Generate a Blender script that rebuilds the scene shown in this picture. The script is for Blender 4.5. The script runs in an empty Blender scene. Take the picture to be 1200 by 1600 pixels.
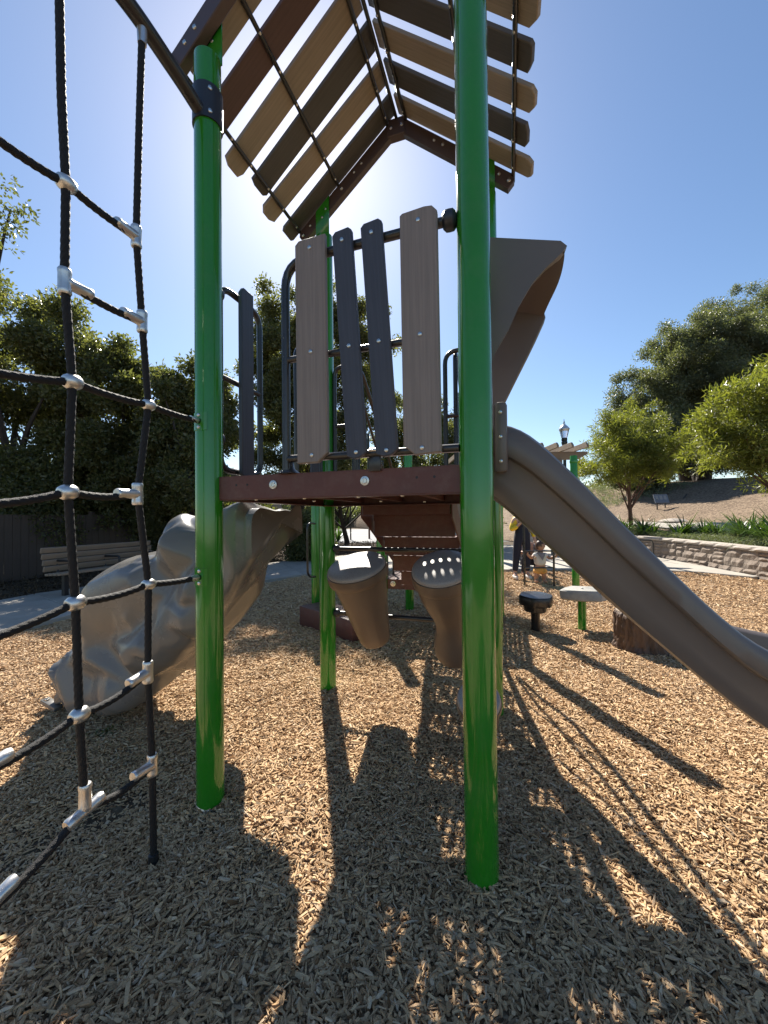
import bpy, bmesh, math, random
import numpy as np
from mathutils import Vector, Matrix, Euler, noise as mnoise

random.seed(7)
rng = np.random.default_rng(7)
R = math.radians
scene = bpy.context.scene
COL = scene.collection

# ------------------------------------------------------------------ camera
CAM_Z = 1.36
PITCH, ROLL = 0.8, -0.60
cam_d = bpy.data.cameras.new('camera')
cam = bpy.data.objects.new('camera', cam_d)
COL.objects.link(cam)
CAM_M = Matrix.Translation((0, 0, CAM_Z)) @ Matrix.Rotation(R(90 + PITCH), 4, 'X') @ Matrix.Rotation(R(ROLL), 4, 'Z')
cam.matrix_world = CAM_M
cam_d.sensor_fit = 'VERTICAL'
cam_d.sensor_height = 36.0
cam_d.sensor_width = 27.0
cam_d.lens = 13.5
cam_d.clip_start = 0.05
cam_d.clip_end = 2000
scene.camera = cam
scene.render.resolution_x, scene.render.resolution_y = 768, 1024

# ------------------------------------------------------------------ sky and sun
SUN_EL, SUN_AZ = 44.4, -11.2          # azimuth measured from +Y towards +X
world = bpy.data.worlds.new('World')
scene.world = world
world.use_nodes = True
wn = world.node_tree
wn.nodes.clear()
w_out = wn.nodes.new('ShaderNodeOutputWorld')
w_bg = wn.nodes.new('ShaderNodeBackground')
w_sky = wn.nodes.new('ShaderNodeTexSky')
w_sky.sky_type = 'NISHITA'
w_sky.sun_disc = False
w_sky.sun_elevation = R(SUN_EL)
w_sky.sun_rotation = R(SUN_AZ)
w_sky.altitude = 20
w_sky.air_density = 1.0
w_sky.dust_density = 0.4
w_sky.ozone_density = 1.5
w_bg.inputs['Strength'].default_value = 0.066
w_hs = wn.nodes.new('ShaderNodeHueSaturation')
w_hs.inputs['Saturation'].default_value = 1.1
wn.links.new(w_sky.outputs[0], w_hs.inputs['Color'])
wn.links.new(w_hs.outputs[0], w_bg.inputs['Color'])
wn.links.new(w_bg.outputs[0], w_out.inputs['Surface'])

sun_d = bpy.data.lights.new('sun', 'SUN')
sun_d.energy = 5.0
sun_d.angle = R(0.53)
sun_d.color = (1.0, 0.93, 0.82)
sun = bpy.data.objects.new('sun', sun_d)
COL.objects.link(sun)
sdir = Vector((math.sin(R(SUN_AZ)) * math.cos(R(SUN_EL)), math.cos(R(SUN_AZ)) * math.cos(R(SUN_EL)), math.sin(R(SUN_EL))))
sun.rotation_euler = sdir.to_track_quat('Z', 'Y').to_euler()
sun.location = sdir * 50

scene.view_settings.view_transform = 'Standard'
scene.view_settings.look = 'None'
scene.view_settings.exposure = 1.3
scene.view_settings.gamma = 1.0
scene.view_settings.use_curve_mapping = False
scene.cycles.max_bounces = 8
scene.cycles.transparent_max_bounces = 6
scene.cycles.caustics_reflective = False
scene.cycles.caustics_refractive = False
scene.cycles.sample_clamp_indirect = 6.0

# ------------------------------------------------------------------ helpers
def at(px, py, Y):
    """the point of the place seen at photo pixel (px, py), Y metres in front of the camera"""
    d = CAM_M.to_3x3() @ Vector(((px - 600) / 600, -(py - 800) / 600, -1))
    return Vector((0, 0, CAM_Z)) + d * (Y / d.y)

WM = {}                                             # world matrices as built

def place(o, M, parent=None):
    WM[o.name] = M.copy()
    if parent is not None:
        o.parent = parent
        o.matrix_basis = WM[parent.name].inverted() @ M
    else:
        o.matrix_basis = M
    return o

def tag(o, label=None, cat=None, group=None, kind=None):
    if label: o['label'] = label
    if cat: o['category'] = cat
    if group: o['group'] = group
    if kind: o['kind'] = kind
    return o

def empty(name, loc, label=None, cat=None, group=None, parent=None):
    o = bpy.data.objects.new(name, None)
    o.empty_display_size = 0.1
    COL.objects.link(o)
    place(o, Matrix.Translation(loc), parent)
    return tag(o, label, cat, group)

class MB:
    def __init__(s):
        s.v = []; s.f = []
    def add(s, vs, fs):
        n = len(s.v)
        s.v += [Vector(p) for p in vs]
        s.f += [tuple(i + n for i in f) for f in fs]
        return s
    def box(s, c, size, rot=None, bev=0.0):
        hx, hy, hz = size[0] / 2, size[1] / 2, size[2] / 2
        if bev <= 0:
            vs = [Vector((x, y, z)) for z in (-hz, hz) for y in (-hy, hy) for x in (-hx, hx)]
            fs = [(0, 2, 3, 1), (4, 5, 7, 6), (0, 1, 5, 4), (2, 6, 7, 3), (0, 4, 6, 2), (1, 3, 7, 5)]
        else:
            bm = bmesh.new()
            bmesh.ops.create_cube(bm, size=1)
            for v in bm.verts: v.co = Vector((v.co.x * size[0], v.co.y * size[1], v.co.z * size[2]))
            bmesh.ops.bevel(bm, geom=bm.edges[:], offset=bev, segments=2, affect='EDGES', profile=0.5)
            bm.verts.index_update()
            vs = [v.co.copy() for v in bm.verts]
            fs = [tuple(v.index for v in f.verts) for f in bm.faces]
            bm.free()
        M = (rot.to_3x3() if rot is not None else Matrix.Identity(3))
        return s.add([M @ p + Vector(c) for p in vs], fs)
    def tube(s, pts, r, n=12, caps=True, closed=False):
        pts = [Vector(p) for p in pts]
        m = len(pts)
        rs = r if isinstance(r, (list, tuple)) else [r] * m
        tang = []
        for i in range(m):
            if closed: t = pts[(i + 1) % m] - pts[i - 1]
            else: t = pts[min(i + 1, m - 1)] - pts[max(i - 1, 0)]
            tang.append(t.normalized())
        ref = Vector((0, 0, 1)) if abs(tang[0].z) < 0.9 else Vector((1, 0, 0))
        nrm = (ref - tang[0] * ref.dot(tang[0])).normalized()
        vs = []
        for i in range(m):
            nrm = (nrm - tang[i] * nrm.dot(tang[i])).normalized()
            b = tang[i].cross(nrm)
            for k in range(n):
                a = 2 * math.pi * k / n
                vs.append(pts[i] + (nrm * math.cos(a) + b * math.sin(a)) * rs[i])
        fs = []
        for i in range(m if closed else m - 1):
            j = (i + 1) % m
            for k in range(n):
                k2 = (k + 1) % n
                fs.append((i * n + k, i * n + k2, j * n + k2, j * n + k))
        if caps and not closed:
            fs.append(tuple(reversed(range(n))))
            fs.append(tuple((m - 1) * n + k for k in range(n)))
        return s.add(vs, fs)
    def lathe(s, prof, M=None, n=24, wob=None):
        """prof: (radius, height) pairs along local z"""
        M = M or Matrix.Identity(4)
        vs = []; fs = []
        m = len(prof)
        for r, z in prof:
            for k in range(n):
                a = 2 * math.pi * k / n
                rr = r * (wob(a, z) if wob else 1)
                vs.append(M @ Vector((rr * math.cos(a), rr * math.sin(a), z)))
        for i in range(m - 1):
            for k in range(n):
                k2 = (k + 1) % n
                fs.append((i * n + k, i * n + k2, (i + 1) * n + k2, (i + 1) * n + k))
        fs.append(tuple(reversed(range(n))))
        fs.append(tuple((m - 1) * n + k for k in range(n)))
        return s.add(vs, fs)
    def plate(s, outline, T, bev=0.004, M=None):
        """convex outline in local x/z extruded T along y with softened edges"""
        M = M or Matrix.Identity(4)
        pts = [Vector((p[0], p[1])) for p in outline]
        n = len(pts)
        ar = sum(pts[i].x * pts[(i + 1) % n].y - pts[(i + 1) % n].x * pts[i].y for i in range(n))
        if ar < 0: pts.reverse()
        ins = []
        for i in range(n):
            e1 = (pts[i] - pts[i - 1]).normalized(); e2 = (pts[(i + 1) % n] - pts[i]).normalized()
            n1 = Vector((-e1.y, e1.x)); n2 = Vector((-e2.y, e2.x))
            d = (n1 + n2)
            d = d / max(d.dot(n1), 0.2)
            ins.append(pts[i] + d * bev)
        vs = []
        for ring, y in ((ins, -T / 2), (pts, -T / 2 + bev), (pts, T / 2 - bev), (ins, T / 2)):
            vs += [M @ Vector((p.x, y, p.y)) for p in ring]
        fs = [tuple(range(n)), tuple(reversed(range(3 * n, 4 * n)))]
        for r_ in range(3):
            for k in range(n):
                k2 = (k + 1) % n
                fs.append((r_ * n + k2, r_ * n + k, (r_ + 1) * n + k, (r_ + 1) * n + k2))
        return s.add(vs, fs)
    def mesh(s, name, mat=None, smooth=True):
        me = bpy.data.meshes.new(name)
        me.from_pydata([tuple(v) for v in s.v], [], s.f)
        if mat: me.materials.append(mat)
        if smooth:
            me.polygons.foreach_set('use_smooth', [True] * len(me.polygons))
            try: me.set_sharp_from_angle(angle=R(40))
            except Exception: pass
        me.update()
        return me
    def build(s, name, mat, parent=None, smooth=True, M=None):
        """vertices are in world space unless M (local -> world) is given; origin goes to the middle"""
        if M is None:
            xs = np.array([tuple(v) for v in s.v])
            c = Vector((xs.min(0) + xs.max(0)) / 2)
            if parent is None: c.z = xs[:, 2].min()
            M = Matrix.Translation(c)
            s.v = [v - c for v in s.v]
        o = bpy.data.objects.new(name, s.mesh(name, mat, smooth))
        COL.objects.link(o)
        return place(o, M, parent)

def link_copy(me, name, M, parent=None):
    o = bpy.data.objects.new(name, me)
    COL.objects.link(o)
    return place(o, M, parent)

def fillet(pts, r, n=6):
    pts = [Vector(p) for p in pts]
    out = [pts[0]]
    for i in range(1, len(pts) - 1):
        a, b, c = pts[i - 1], pts[i], pts[i + 1]
        d1 = (a - b); d2 = (c - b)
        rr = min(r, d1.length * 0.48, d2.length * 0.48)
        p1 = b + d1.normalized() * rr; p2 = b + d2.normalized() * rr
        for k in range(n + 1):
            t = k / n
            out.append(p1.lerp(b, t).lerp(b.lerp(p2, t), t))
    out.append(pts[-1])
    return out

def spline(pts, n=8):
    pts = [Vector(p) for p in pts]
    P = [pts[0] * 2 - pts[1]] + pts + [pts[-1] * 2 - pts[-2]]
    out = []
    for i in range(1, len(P) - 2):
        for k in range(n):
            t = k / n
            p0, p1, p2, p3 = P[i - 1:i + 3]
            out.append(0.5 * ((2 * p1) + (-p0 + p2) * t + (2 * p0 - 5 * p1 + 4 * p2 - p3) * t * t + (-p0 + 3 * p1 - 3 * p2 + p3) * t ** 3))
    out.append(pts[-1])
    return out

def interp(x, tab):
    xs = [p[0] for p in tab]; ys = [p[1] for p in tab]
    return float(np.interp(x, xs, ys))

# ------------------------------------------------------------------ materials
def new_mat(name):
    m = bpy.data.materials.new(name)
    m.use_nodes = True
    nt = m.node_tree
    return m, nt, nt.nodes['Principled BSDF']

def N(nt, kind, **kw):
    n = nt.nodes.new(kind)
    for k, v in kw.items():
        if k.startswith('i_'):
            n.inputs[k[2:].replace('_', ' ')].default_value = v
        else:
            setattr(n, k, v)
    return n

def mix_col(nt, fac, a, b, blend='MIX'):
    n = nt.nodes.new('ShaderNodeMix'); n.data_type = 'RGBA'; n.blend_type = blend
    for idx, val in ((0, fac), (6, a), (7, b)):
        if hasattr(val, 'is_output'): nt.links.new(val, n.inputs[idx])
        elif idx == 0: n.inputs[0].default_value = val
        else: n.inputs[idx].default_value = (*val[:3], 1)
    return n.outputs[2]

def coords(nt, scale=(1, 1, 1), kind='Object'):
    tc = nt.nodes.new('ShaderNodeTexCoord')
    mp = nt.nodes.new('ShaderNodeMapping')
    mp.inputs['Scale'].default_value = scale
    nt.links.new(tc.outputs[kind], mp.inputs['Vector'])
    return mp.outputs[0]

def ramp(nt, fac, stops):
    r = nt.nodes.new('ShaderNodeValToRGB')
    el = r.color_ramp.elements
    while len(el) > 1: el.remove(el[-1])
    el[0].position = stops[0][0]; el[0].color = (*stops[0][1], 1)
    for p, c in stops[1:]:
        e = el.new(p); e.color = (*c, 1)
    nt.links.new(fac, r.inputs[0])
    return r.outputs[0]

def surf(name, col, rough=0.5, metal=0.0, var=0.12, nscale=6.0, bump=0.0, bscale=120.0, coat=0.0, stretch=(1, 1, 1),
         dust=None, rvar=0.08, spec=0.5):
    m, nt, b = new_mat(name)
    co = coords(nt, stretch)
    n1 = N(nt, 'ShaderNodeTexNoise', i_Scale=nscale, i_Detail=5.0, i_Roughness=0.6)
    nt.links.new(co, n1.inputs['Vector'])
    dark = tuple(c * (1 - var) for c in col); lite = tuple(min(1, c * (1 + var)) for c in col)
    c = ramp(nt, n1.outputs[0], [(0.3, dark), (0.7, lite)])
    if dust:
        n3 = N(nt, 'ShaderNodeTexNoise', i_Scale=nscale * 3.1, i_Detail=8.0, i_Roughness=0.7)
        nt.links.new(co, n3.inputs['Vector'])
        f = ramp(nt, n3.outputs[0], [(0.48, (0, 0, 0)), (0.75, (0.5, 0.5, 0.5))])
        c = mix_col(nt, f, c, dust)
    nt.links.new(c, b.inputs['Base Color'])
    rr = ramp(nt, n1.outputs[0], [(0.25, (max(rough - rvar, 0.03),) * 3), (0.75, (min(rough + rvar, 1),) * 3)])
    nt.links.new(rr, b.inputs['Roughness'])
    b.inputs['Metallic'].default_value = metal
    b.inputs['Specular IOR Level'].default_value = spec
    if coat: b.inputs['Coat Weight'].default_value = coat; b.inputs['Coat Roughness'].default_value = 0.06
    if bump:
        n2 = N(nt, 'ShaderNodeTexNoise', i_Scale=bscale, i_Detail=4.0)
        nt.links.new(co, n2.inputs['Vector'])
        bp = N(nt, 'ShaderNodeBump', i_Strength=bump, i_Distance=0.01)
        nt.links.new(n2.outputs[0], bp.inputs['Height'])
        nt.links.new(bp.outputs[0], b.inputs['Normal'])
    return m

def plank(name, col, length_axis='Z', rough=0.55, bump=0.5, var=0.16, width_scale=1.0):
    """recycled-plastic lumber: fine grooves along the board"""
    st = {'X': (2, 90, 90), 'Y': (90, 2, 90), 'Z': (90, 90, 2)}[length_axis]
    st = tuple(x * width_scale for x in st)
    m, nt, b = new_mat(name)
    co = coords(nt, st)
    n1 = N(nt, 'ShaderNodeTexNoise', i_Scale=1.0, i_Detail=4.0, i_Roughness=0.65)
    nt.links.new(co, n1.inputs['Vector'])
    co2 = coords(nt, (1, 1, 1))
    n2 = N(nt, 'ShaderNodeTexNoise', i_Scale=4.0, i_Detail=4.0)
    nt.links.new(co2, n2.inputs['Vector'])
    c1 = ramp(nt, n1.outputs[0], [(0.3, tuple(c * (1 - var) for c in col)), (0.7, tuple(c * (1 + var) for c in col))])
    c2 = mix_col(nt, 0.5, c1, ramp(nt, n2.outputs[0], [(0.3, (0.8, 0.8, 0.8)), (0.7, (1, 1, 1))]), 'MULTIPLY')
    nt.links.new(c2, b.inputs['Base Color'])
    b.inputs['Roughness'].default_value = rough
    bp = N(nt, 'ShaderNodeBump', i_Strength=bump, i_Distance=0.004)
    nt.links.new(n1.outputs[0], bp.inputs['Height'])
    nt.links.new(bp.outputs[0], b.inputs['Normal'])
    return m

def leaf_mat(name, cols, trans=0.35, rough=0.4):
    m, nt, b = new_mat(name)
    nt.nodes.remove(b)
    out = nt.nodes['Material Output']
    oi = N(nt, 'ShaderNodeObjectInfo')
    geo = N(nt, 'ShaderNodeNewGeometry')
    ri = N(nt, 'ShaderNodeMath', operation='ADD')
    nt.links.new(oi.outputs['Random'], ri.inputs[0]); nt.links.new(geo.outputs['Random Per Island'], ri.inputs[1])
    fr = N(nt, 'ShaderNodeMath', operation='FRACT'); nt.links.new(ri.outputs[0], fr.inputs[0])
    c = ramp(nt, fr.outputs[0], [(i / (len(cols) - 1), x) for i, x in enumerate(cols)])
    pb = N(nt, 'ShaderNodeBsdfPrincipled'); pb.inputs['Roughness'].default_value = rough
    pb.inputs['Specular IOR Level'].default_value = 0.45
    nt.links.new(c, pb.inputs['Base Color'])
    tr = N(nt, 'ShaderNodeBsdfTranslucent')
    c2 = mix_col(nt, 1.0, c, (1.5, 1.6, 0.7), 'MULTIPLY')
    nt.links.new(c2, tr.inputs['Color'])
    ms = N(nt, 'ShaderNodeMixShader'); ms.inputs[0].default_value = trans
    nt.links.new(pb.outputs[0], ms.inputs[1]); nt.links.new(tr.outputs[0], ms.inputs[2])
    nt.links.new(ms.outputs[0], out.inputs['Surface'])
    return m

M = {}
M['green'] = surf('green_powder_coat', (0.020, 0.210, 0.012), rough=0.16, var=0.08, nscale=2.0, coat=0.5, bump=0.015, bscale=35, rvar=0.07, dust=(0.06, 0.21, 0.04))
M['tube'] = surf('dark_bronze_tube', (0.022, 0.021, 0.021), rough=0.3, var=0.15, nscale=8, coat=0.25, bump=0.02, bscale=90)
M['collar'] = surf('dark_clamp', (0.02, 0.024, 0.034), rough=0.38, var=0.1)
M['brown'] = surf('brown_vinyl_coat', (0.105, 0.036, 0.028), rough=0.48, var=0.14, nscale=5, bump=0.06, bscale=160, dust=(0.16, 0.10, 0.075))
M['steel'] = surf('stainless_bolt', (0.62, 0.6, 0.57), rough=0.28, metal=1.0, var=0.1, nscale=30)
M['alu'] = surf('cast_aluminium', (0.66, 0.65, 0.63), rough=0.36, metal=0.9, var=0.14, nscale=25, bump=0.05, bscale=120)
M['tan_x'] = plank('tan_roof_board', (0.29, 0.235, 0.178), 'X')
M['maroon_x'] = plank('maroon_roof_board', (0.10, 0.055, 0.05), 'X')
M['dark_x'] = plank('charcoal_roof_board', (0.075, 0.068, 0.062), 'X')
M['rafter'] = surf('brown_rafter', (0.07, 0.045, 0.042), rough=0.4, var=0.12)
M['tan_z'] = plank('taupe_barrier_board', (0.235, 0.195, 0.168), 'Z')
M['dark_z'] = plank('slate_barrier_board', (0.055, 0.06, 0.078), 'Z')
M['slide'] = surf('brown_slide_plastic', (0.145, 0.120, 0.106), rough=0.33, var=0.05, nscale=2.5, bump=0.035, bscale=260, rvar=0.06, dust=(0.16, 0.134, 0.118))
M['rock'] = surf('grey_moulded_rock', (0.152, 0.147, 0.138), rough=0.27, var=0.08, nscale=3, bump=0.05, bscale=220, dust=(0.17, 0.162, 0.148))
M['drum'] = surf('brown_drum_plastic', (0.15, 0.105, 0.074), rough=0.4, var=0.07, nscale=4, bump=0.03, bscale=240)
M['rope'] = surf('black_braided_rope', (0.006, 0.006, 0.007), rough=0.7, var=0.3, nscale=60, bump=0.5, bscale=420)
M['iron'] = surf('black_iron', (0.015, 0.015, 0.017), rough=0.45, var=0.2)
M['grey_pl'] = surf('grey_stone_plastic', (0.30, 0.29, 0.26), rough=0.6, var=0.15, nscale=14, bump=0.3, bscale=60)
M['black_pl'] = surf('black_pod_plastic', (0.012, 0.012, 0.014), rough=0.32, var=0.2)
M['conc'] = surf('concrete', (0.33, 0.305, 0.265), rough=0.88, var=0.12, nscale=1.3, bump=0.25, bscale=90, dust=(0.17, 0.162, 0.148))
M['asphalt'] = surf('asphalt', (0.20, 0.20, 0.20), rough=0.85, var=0.15, nscale=0.6, bump=0.2, bscale=60)
M['paint'] = surf('white_road_paint', (0.75, 0.75, 0.72), rough=0.7, var=0.1)
M['timber'] = plank('weathered_timber', (0.25, 0.19, 0.135), 'X', rough=0.75, bump=0.8)
M['fence'] = plank('brown_fence_timber', (0.075, 0.055, 0.042), 'Z', rough=0.8, bump=0.8)
M['bark'] = surf('dark_bark', (0.045, 0.036, 0.03), rough=0.9, var=0.4, nscale=9, bump=1.0, bscale=25, stretch=(1, 1, 0.25))
M['bark_red'] = surf('red_brown_bark', (0.13, 0.066, 0.045), rough=0.85, var=0.3, nscale=9, bump=0.8, bscale=25, stretch=(1, 1, 0.3))
M['stone'] = surf('split_face_block', (0.205, 0.165, 0.135), rough=0.92, var=0.34, nscale=5, bump=0.9, bscale=45, dust=(0.27, 0.225, 0.185))
M['cap'] = surf('wall_cap_stone', (0.36, 0.32, 0.28), rough=0.9, var=0.16, nscale=6, bump=0.6, bscale=60)
M['stucco'] = surf('tan_building_wall', (0.16, 0.135, 0.11), rough=0.9, var=0.12, nscale=2, bump=0.3, bscale=80)
M['log'] = surf('brown_log_plastic', (0.085, 0.052, 0.036), rough=0.62, var=0.35, nscale=10, bump=0.5, bscale=50, stretch=(1, 1, 0.2))
M['rockstone'] = surf('boulder', (0.33, 0.29, 0.25), rough=0.9, var=0.2, nscale=4, bump=0.8, bscale=20)
M['plaque'] = surf('grey_plaque', (0.17, 0.18, 0.20), rough=0.4, var=0.15, nscale=10)
M['lamp_metal'] = surf('dark_green_lamp_metal', (0.018, 0.026, 0.025), rough=0.4, var=0.15)
M['lamp_lid'] = surf('pale_lamp_lid', (0.62, 0.63, 0.62), rough=0.25, metal=0.6, var=0.06)
M['skin'] = surf('skin', (0.50, 0.30, 0.21), rough=0.55, var=0.06)
M['skin_d'] = surf('tanned_skin', (0.38, 0.21, 0.14), rough=0.55, var=0.06)
M['navy'] = surf('navy_cloth', (0.012, 0.014, 0.028), rough=0.85, var=0.2, bump=0.3, bscale=60)
M['yellow'] = surf('mustard_cloth', (0.72, 0.52, 0.04), rough=0.85, var=0.12, bump=0.3, bscale=60)
M['white_cl'] = surf('off_white_cloth', (0.62, 0.59, 0.55), rough=0.85, var=0.06, bump=0.3, bscale=60)
M['orange_cl'] = surf('orange_cloth', (0.62, 0.33, 0.09), rough=0.85, var=0.1, bump=0.3, bscale=60)
M['grey_cl'] = surf('grey_bandana', (0.22, 0.20, 0.22), rough=0.85, var=0.2, nscale=40)
M['hair'] = surf('dark_hair', (0.02, 0.013, 0.01), rough=0.5, var=0.3, nscale=40)
M['hair_b'] = surf('brown_hair', (0.07, 0.035, 0.02), rough=0.5, var=0.3, nscale=40)
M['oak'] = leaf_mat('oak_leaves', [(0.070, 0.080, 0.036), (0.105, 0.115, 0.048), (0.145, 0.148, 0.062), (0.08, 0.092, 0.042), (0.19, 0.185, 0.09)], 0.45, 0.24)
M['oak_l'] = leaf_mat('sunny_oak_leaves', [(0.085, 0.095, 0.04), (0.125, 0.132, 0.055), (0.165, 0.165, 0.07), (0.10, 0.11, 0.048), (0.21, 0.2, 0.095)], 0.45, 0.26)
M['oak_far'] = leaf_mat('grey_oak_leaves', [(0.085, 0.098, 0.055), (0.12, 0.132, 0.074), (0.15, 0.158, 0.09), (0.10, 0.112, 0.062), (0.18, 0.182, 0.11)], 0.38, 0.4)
M['lime'] = leaf_mat('bright_young_leaves', [(0.11, 0.125, 0.026), (0.155, 0.168, 0.036), (0.195, 0.2, 0.046), (0.12, 0.135, 0.032), (0.24, 0.23, 0.065)], 0.48, 0.38)
M['strap'] = leaf_mat('strap_leaves', [(0.035, 0.075, 0.016), (0.055, 0.105, 0.022), (0.08, 0.13, 0.03), (0.05, 0.09, 0.022)], 0.3, 0.35)
M['silver'] = leaf_mat('silver_groundcover', [(0.16, 0.18, 0.11), (0.20, 0.22, 0.14), (0.13, 0.16, 0.08), (0.22, 0.23, 0.16)], 0.25, 0.6)

# wood chips: colour by individual chip
m, nt, b = new_mat('wood_chip')
oi = N(nt, 'ShaderNodeObjectInfo')
cc = ramp(nt, oi.outputs['Random'], [(0.0, (0.17, 0.092, 0.04)), (0.10, (0.40, 0.25, 0.13)), (0.35, (0.59, 0.40, 0.225)), (0.62, (0.69, 0.495, 0.29)),
                                     (0.82, (0.51, 0.325, 0.175)), (0.92, (0.76, 0.59, 0.40)), (1.0, (0.26, 0.165, 0.09))])
co = coords(nt, (60, 400, 200))
n1 = N(nt, 'ShaderNodeTexNoise', i_Scale=1.0, i_Detail=3.0)
nt.links.new(co, n1.inputs['Vector'])
cc = mix_col(nt, 0.55, cc, ramp(nt, n1.outputs[0], [(0.3, (0.62, 0.6, 0.58)), (0.7, (1, 1, 1))]), 'MULTIPLY')
nt.links.new(cc, b.inputs['Base Color'])
b.inputs['Roughness'].default_value = 0.8
b.inputs['Specular IOR Level'].default_value = 0.25
bp = N(nt, 'ShaderNodeBump', i_Strength=0.5, i_Distance=0.002)
nt.links.new(n1.outputs[0], bp.inputs['Height']); nt.links.new(bp.outputs[0], b.inputs['Normal'])
M['chip'] = m

# the chip bed below and beyond the single chips
def bed_mat(name, cells, stops, scale, bumpd):
    m, nt, b = new_mat(name)
    co = coords(nt, (1, 1, 1))
    nz = N(nt, 'ShaderNodeTexNoise', i_Scale=scale * 0.35, i_Detail=2.0)
    nt.links.new(co, nz.inputs['Vector'])
    wv = N(nt, 'ShaderNodeVectorMath', operation='MULTIPLY_ADD')
    nt.links.new(nz.outputs['Color'], wv.inputs[0]); wv.inputs[1].default_value = (0.05, 0.05, 0.05); nt.links.new(co, wv.inputs[2])
    vo = N(nt, 'ShaderNodeTexVoronoi', i_Scale=scale)
    nt.links.new(wv.outputs[0], vo.inputs['Vector'])
    sx = N(nt, 'ShaderNodeSeparateColor'); nt.links.new(vo.outputs['Color'], sx.inputs[0])
    c = ramp(nt, sx.outputs[0], stops)
    big = N(nt, 'ShaderNodeTexNoise', i_Scale=0.7, i_Detail=4.0)
    nt.links.new(co, big.inputs['Vector'])
    c = mix_col(nt, 0.6, c, ramp(nt, big.outputs[0], [(0.3, (0.75, 0.74, 0.72)), (0.7, (1.0, 1.0, 1.0))]), 'MULTIPLY')
    nt.links.new(c, b.inputs['Base Color'])
    b.inputs['Roughness'].default_value = 0.9
    b.inputs['Specular IOR Level'].default_value = 0.2
    bp = N(nt, 'ShaderNodeBump', i_Strength=1.0, i_Distance=bumpd)
    nt.links.new(vo.outputs['Distance'], bp.inputs['Height']); nt.links.new(bp.outputs[0], b.inputs['Normal'])
    return m
M['bed'] = bed_mat('chip_bed', 1, [(0, (0.17, 0.11, 0.065)), (0.3, (0.36, 0.255, 0.155)), (0.7, (0.48, 0.36, 0.23)), (1, (0.27, 0.19, 0.12))], 70, 0.012)
M['mulch'] = bed_mat('brown_mulch', 1, [(0, (0.09, 0.062, 0.042)), (0.4, (0.19, 0.135, 0.09)), (0.8, (0.27, 0.2, 0.135)), (1, (0.12, 0.085, 0.06))], 14, 0.03)
M['litter'] = bed_mat('leaf_litter', 1, [(0, (0.035, 0.026, 0.018)), (0.4, (0.075, 0.055, 0.036)), (0.8, (0.13, 0.098, 0.062)), (1, (0.06, 0.042, 0.028))], 22, 0.03)

# speckled drum head
m, nt, b = new_mat('speckled_drum_head')
co = coords(nt)
n1 = N(nt, 'ShaderNodeTexNoise', i_Scale=420.0, i_Detail=2.0)
nt.links.new(co, n1.inputs['Vector'])
nt.links.new(ramp(nt, n1.outputs[0], [(0.38, (0.2, 0.19, 0.19)), (0.55, (0.40, 0.38, 0.37))]), b.inputs['Base Color'])
b.inputs['Roughness'].default_value = 0.45
M['head'] = m

# clear lamp glass
m, nt, b = new_mat('lamp_glass')
b.inputs['Base Color'].default_value = (0.93, 0.96, 0.97, 1)
b.inputs['Roughness'].default_value = 0.12
b.inputs['Transmission Weight'].default_value = 0.85
M['glass'] = m

# ------------------------------------------------------------------ geometry-node scatter for uncountable leaves and chips
def scatter_tree():
    ng = bpy.data.node_groups.new('scatter', 'GeometryNodeTree')
    ng.interface.new_socket('Geometry', in_out='INPUT', socket_type='NodeSocketGeometry')
    sc = ng.interface.new_socket('Pieces', in_out='INPUT', socket_type='NodeSocketCollection')
    ng.interface.new_socket('Geometry', in_out='OUTPUT', socket_type='NodeSocketGeometry')
    gi = ng.nodes.new('NodeGroupInput'); go = ng.nodes.new('NodeGroupOutput')
    ci = ng.nodes.new('GeometryNodeCollectionInfo')
    ci.inputs['Separate Children'].default_value = True
    ci.inputs['Reset Children'].default_value = True
    iop = ng.nodes.new('GeometryNodeInstanceOnPoints')
    iop.inputs['Pick Instance'].default_value = True
    def attr(name, typ):
        a = ng.nodes.new('GeometryNodeInputNamedAttribute'); a.data_type = typ; a.inputs['Name'].default_value = name
        return a.outputs['Attribute']
    L = ng.links.new
    L(gi.outputs['Geometry'], iop.inputs['Points'])
    L(gi.outputs['Pieces'], ci.inputs['Collection'])
    L(ci.outputs[0], iop.inputs['Instance'])
    L(attr('idx', 'INT'), iop.inputs['Instance Index'])
    L(attr('rot', 'FLOAT_VECTOR'), iop.inputs['Rotation'])
    L(attr('scl', 'FLOAT_VECTOR'), iop.inputs['Scale'])
    L(iop.outputs[0], go.inputs[0])
    return ng, sc.identifier
SCATTER, SOCK = scatter_tree()

def scatter(name, pts, rot, scl, idx, coll, parent=None, mat=None):
    pts = np.asarray(pts, dtype=np.float32)
    c = Vector(((pts.min(0) + pts.max(0)) / 2).tolist())
    if parent is None: c.z = 0
    me = bpy.data.meshes.new(name)
    me.vertices.add(len(pts))
    me.vertices.foreach_set('co', (pts - np.array(tuple(c), dtype=np.float32)).ravel())
    for nm, typ, arr in (('rot', 'FLOAT_VECTOR', rot), ('scl', 'FLOAT_VECTOR', scl)):
        a = me.attributes.new(nm, typ, 'POINT'); a.data.foreach_set('vector', np.asarray(arr, dtype=np.float32).ravel())
    a = me.attributes.new('idx', 'INT', 'POINT'); a.data.foreach_set('value', np.asarray(idx, dtype=np.int32))
    if mat: me.materials.append(mat)
    o = bpy.data.objects.new(name, me)
    COL.objects.link(o)
    place(o, Matrix.Translation(c), parent)
    md = o.modifiers.new('scatter', 'NODES'); md.node_group = SCATTER; md[SOCK] = coll
    return o

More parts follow.
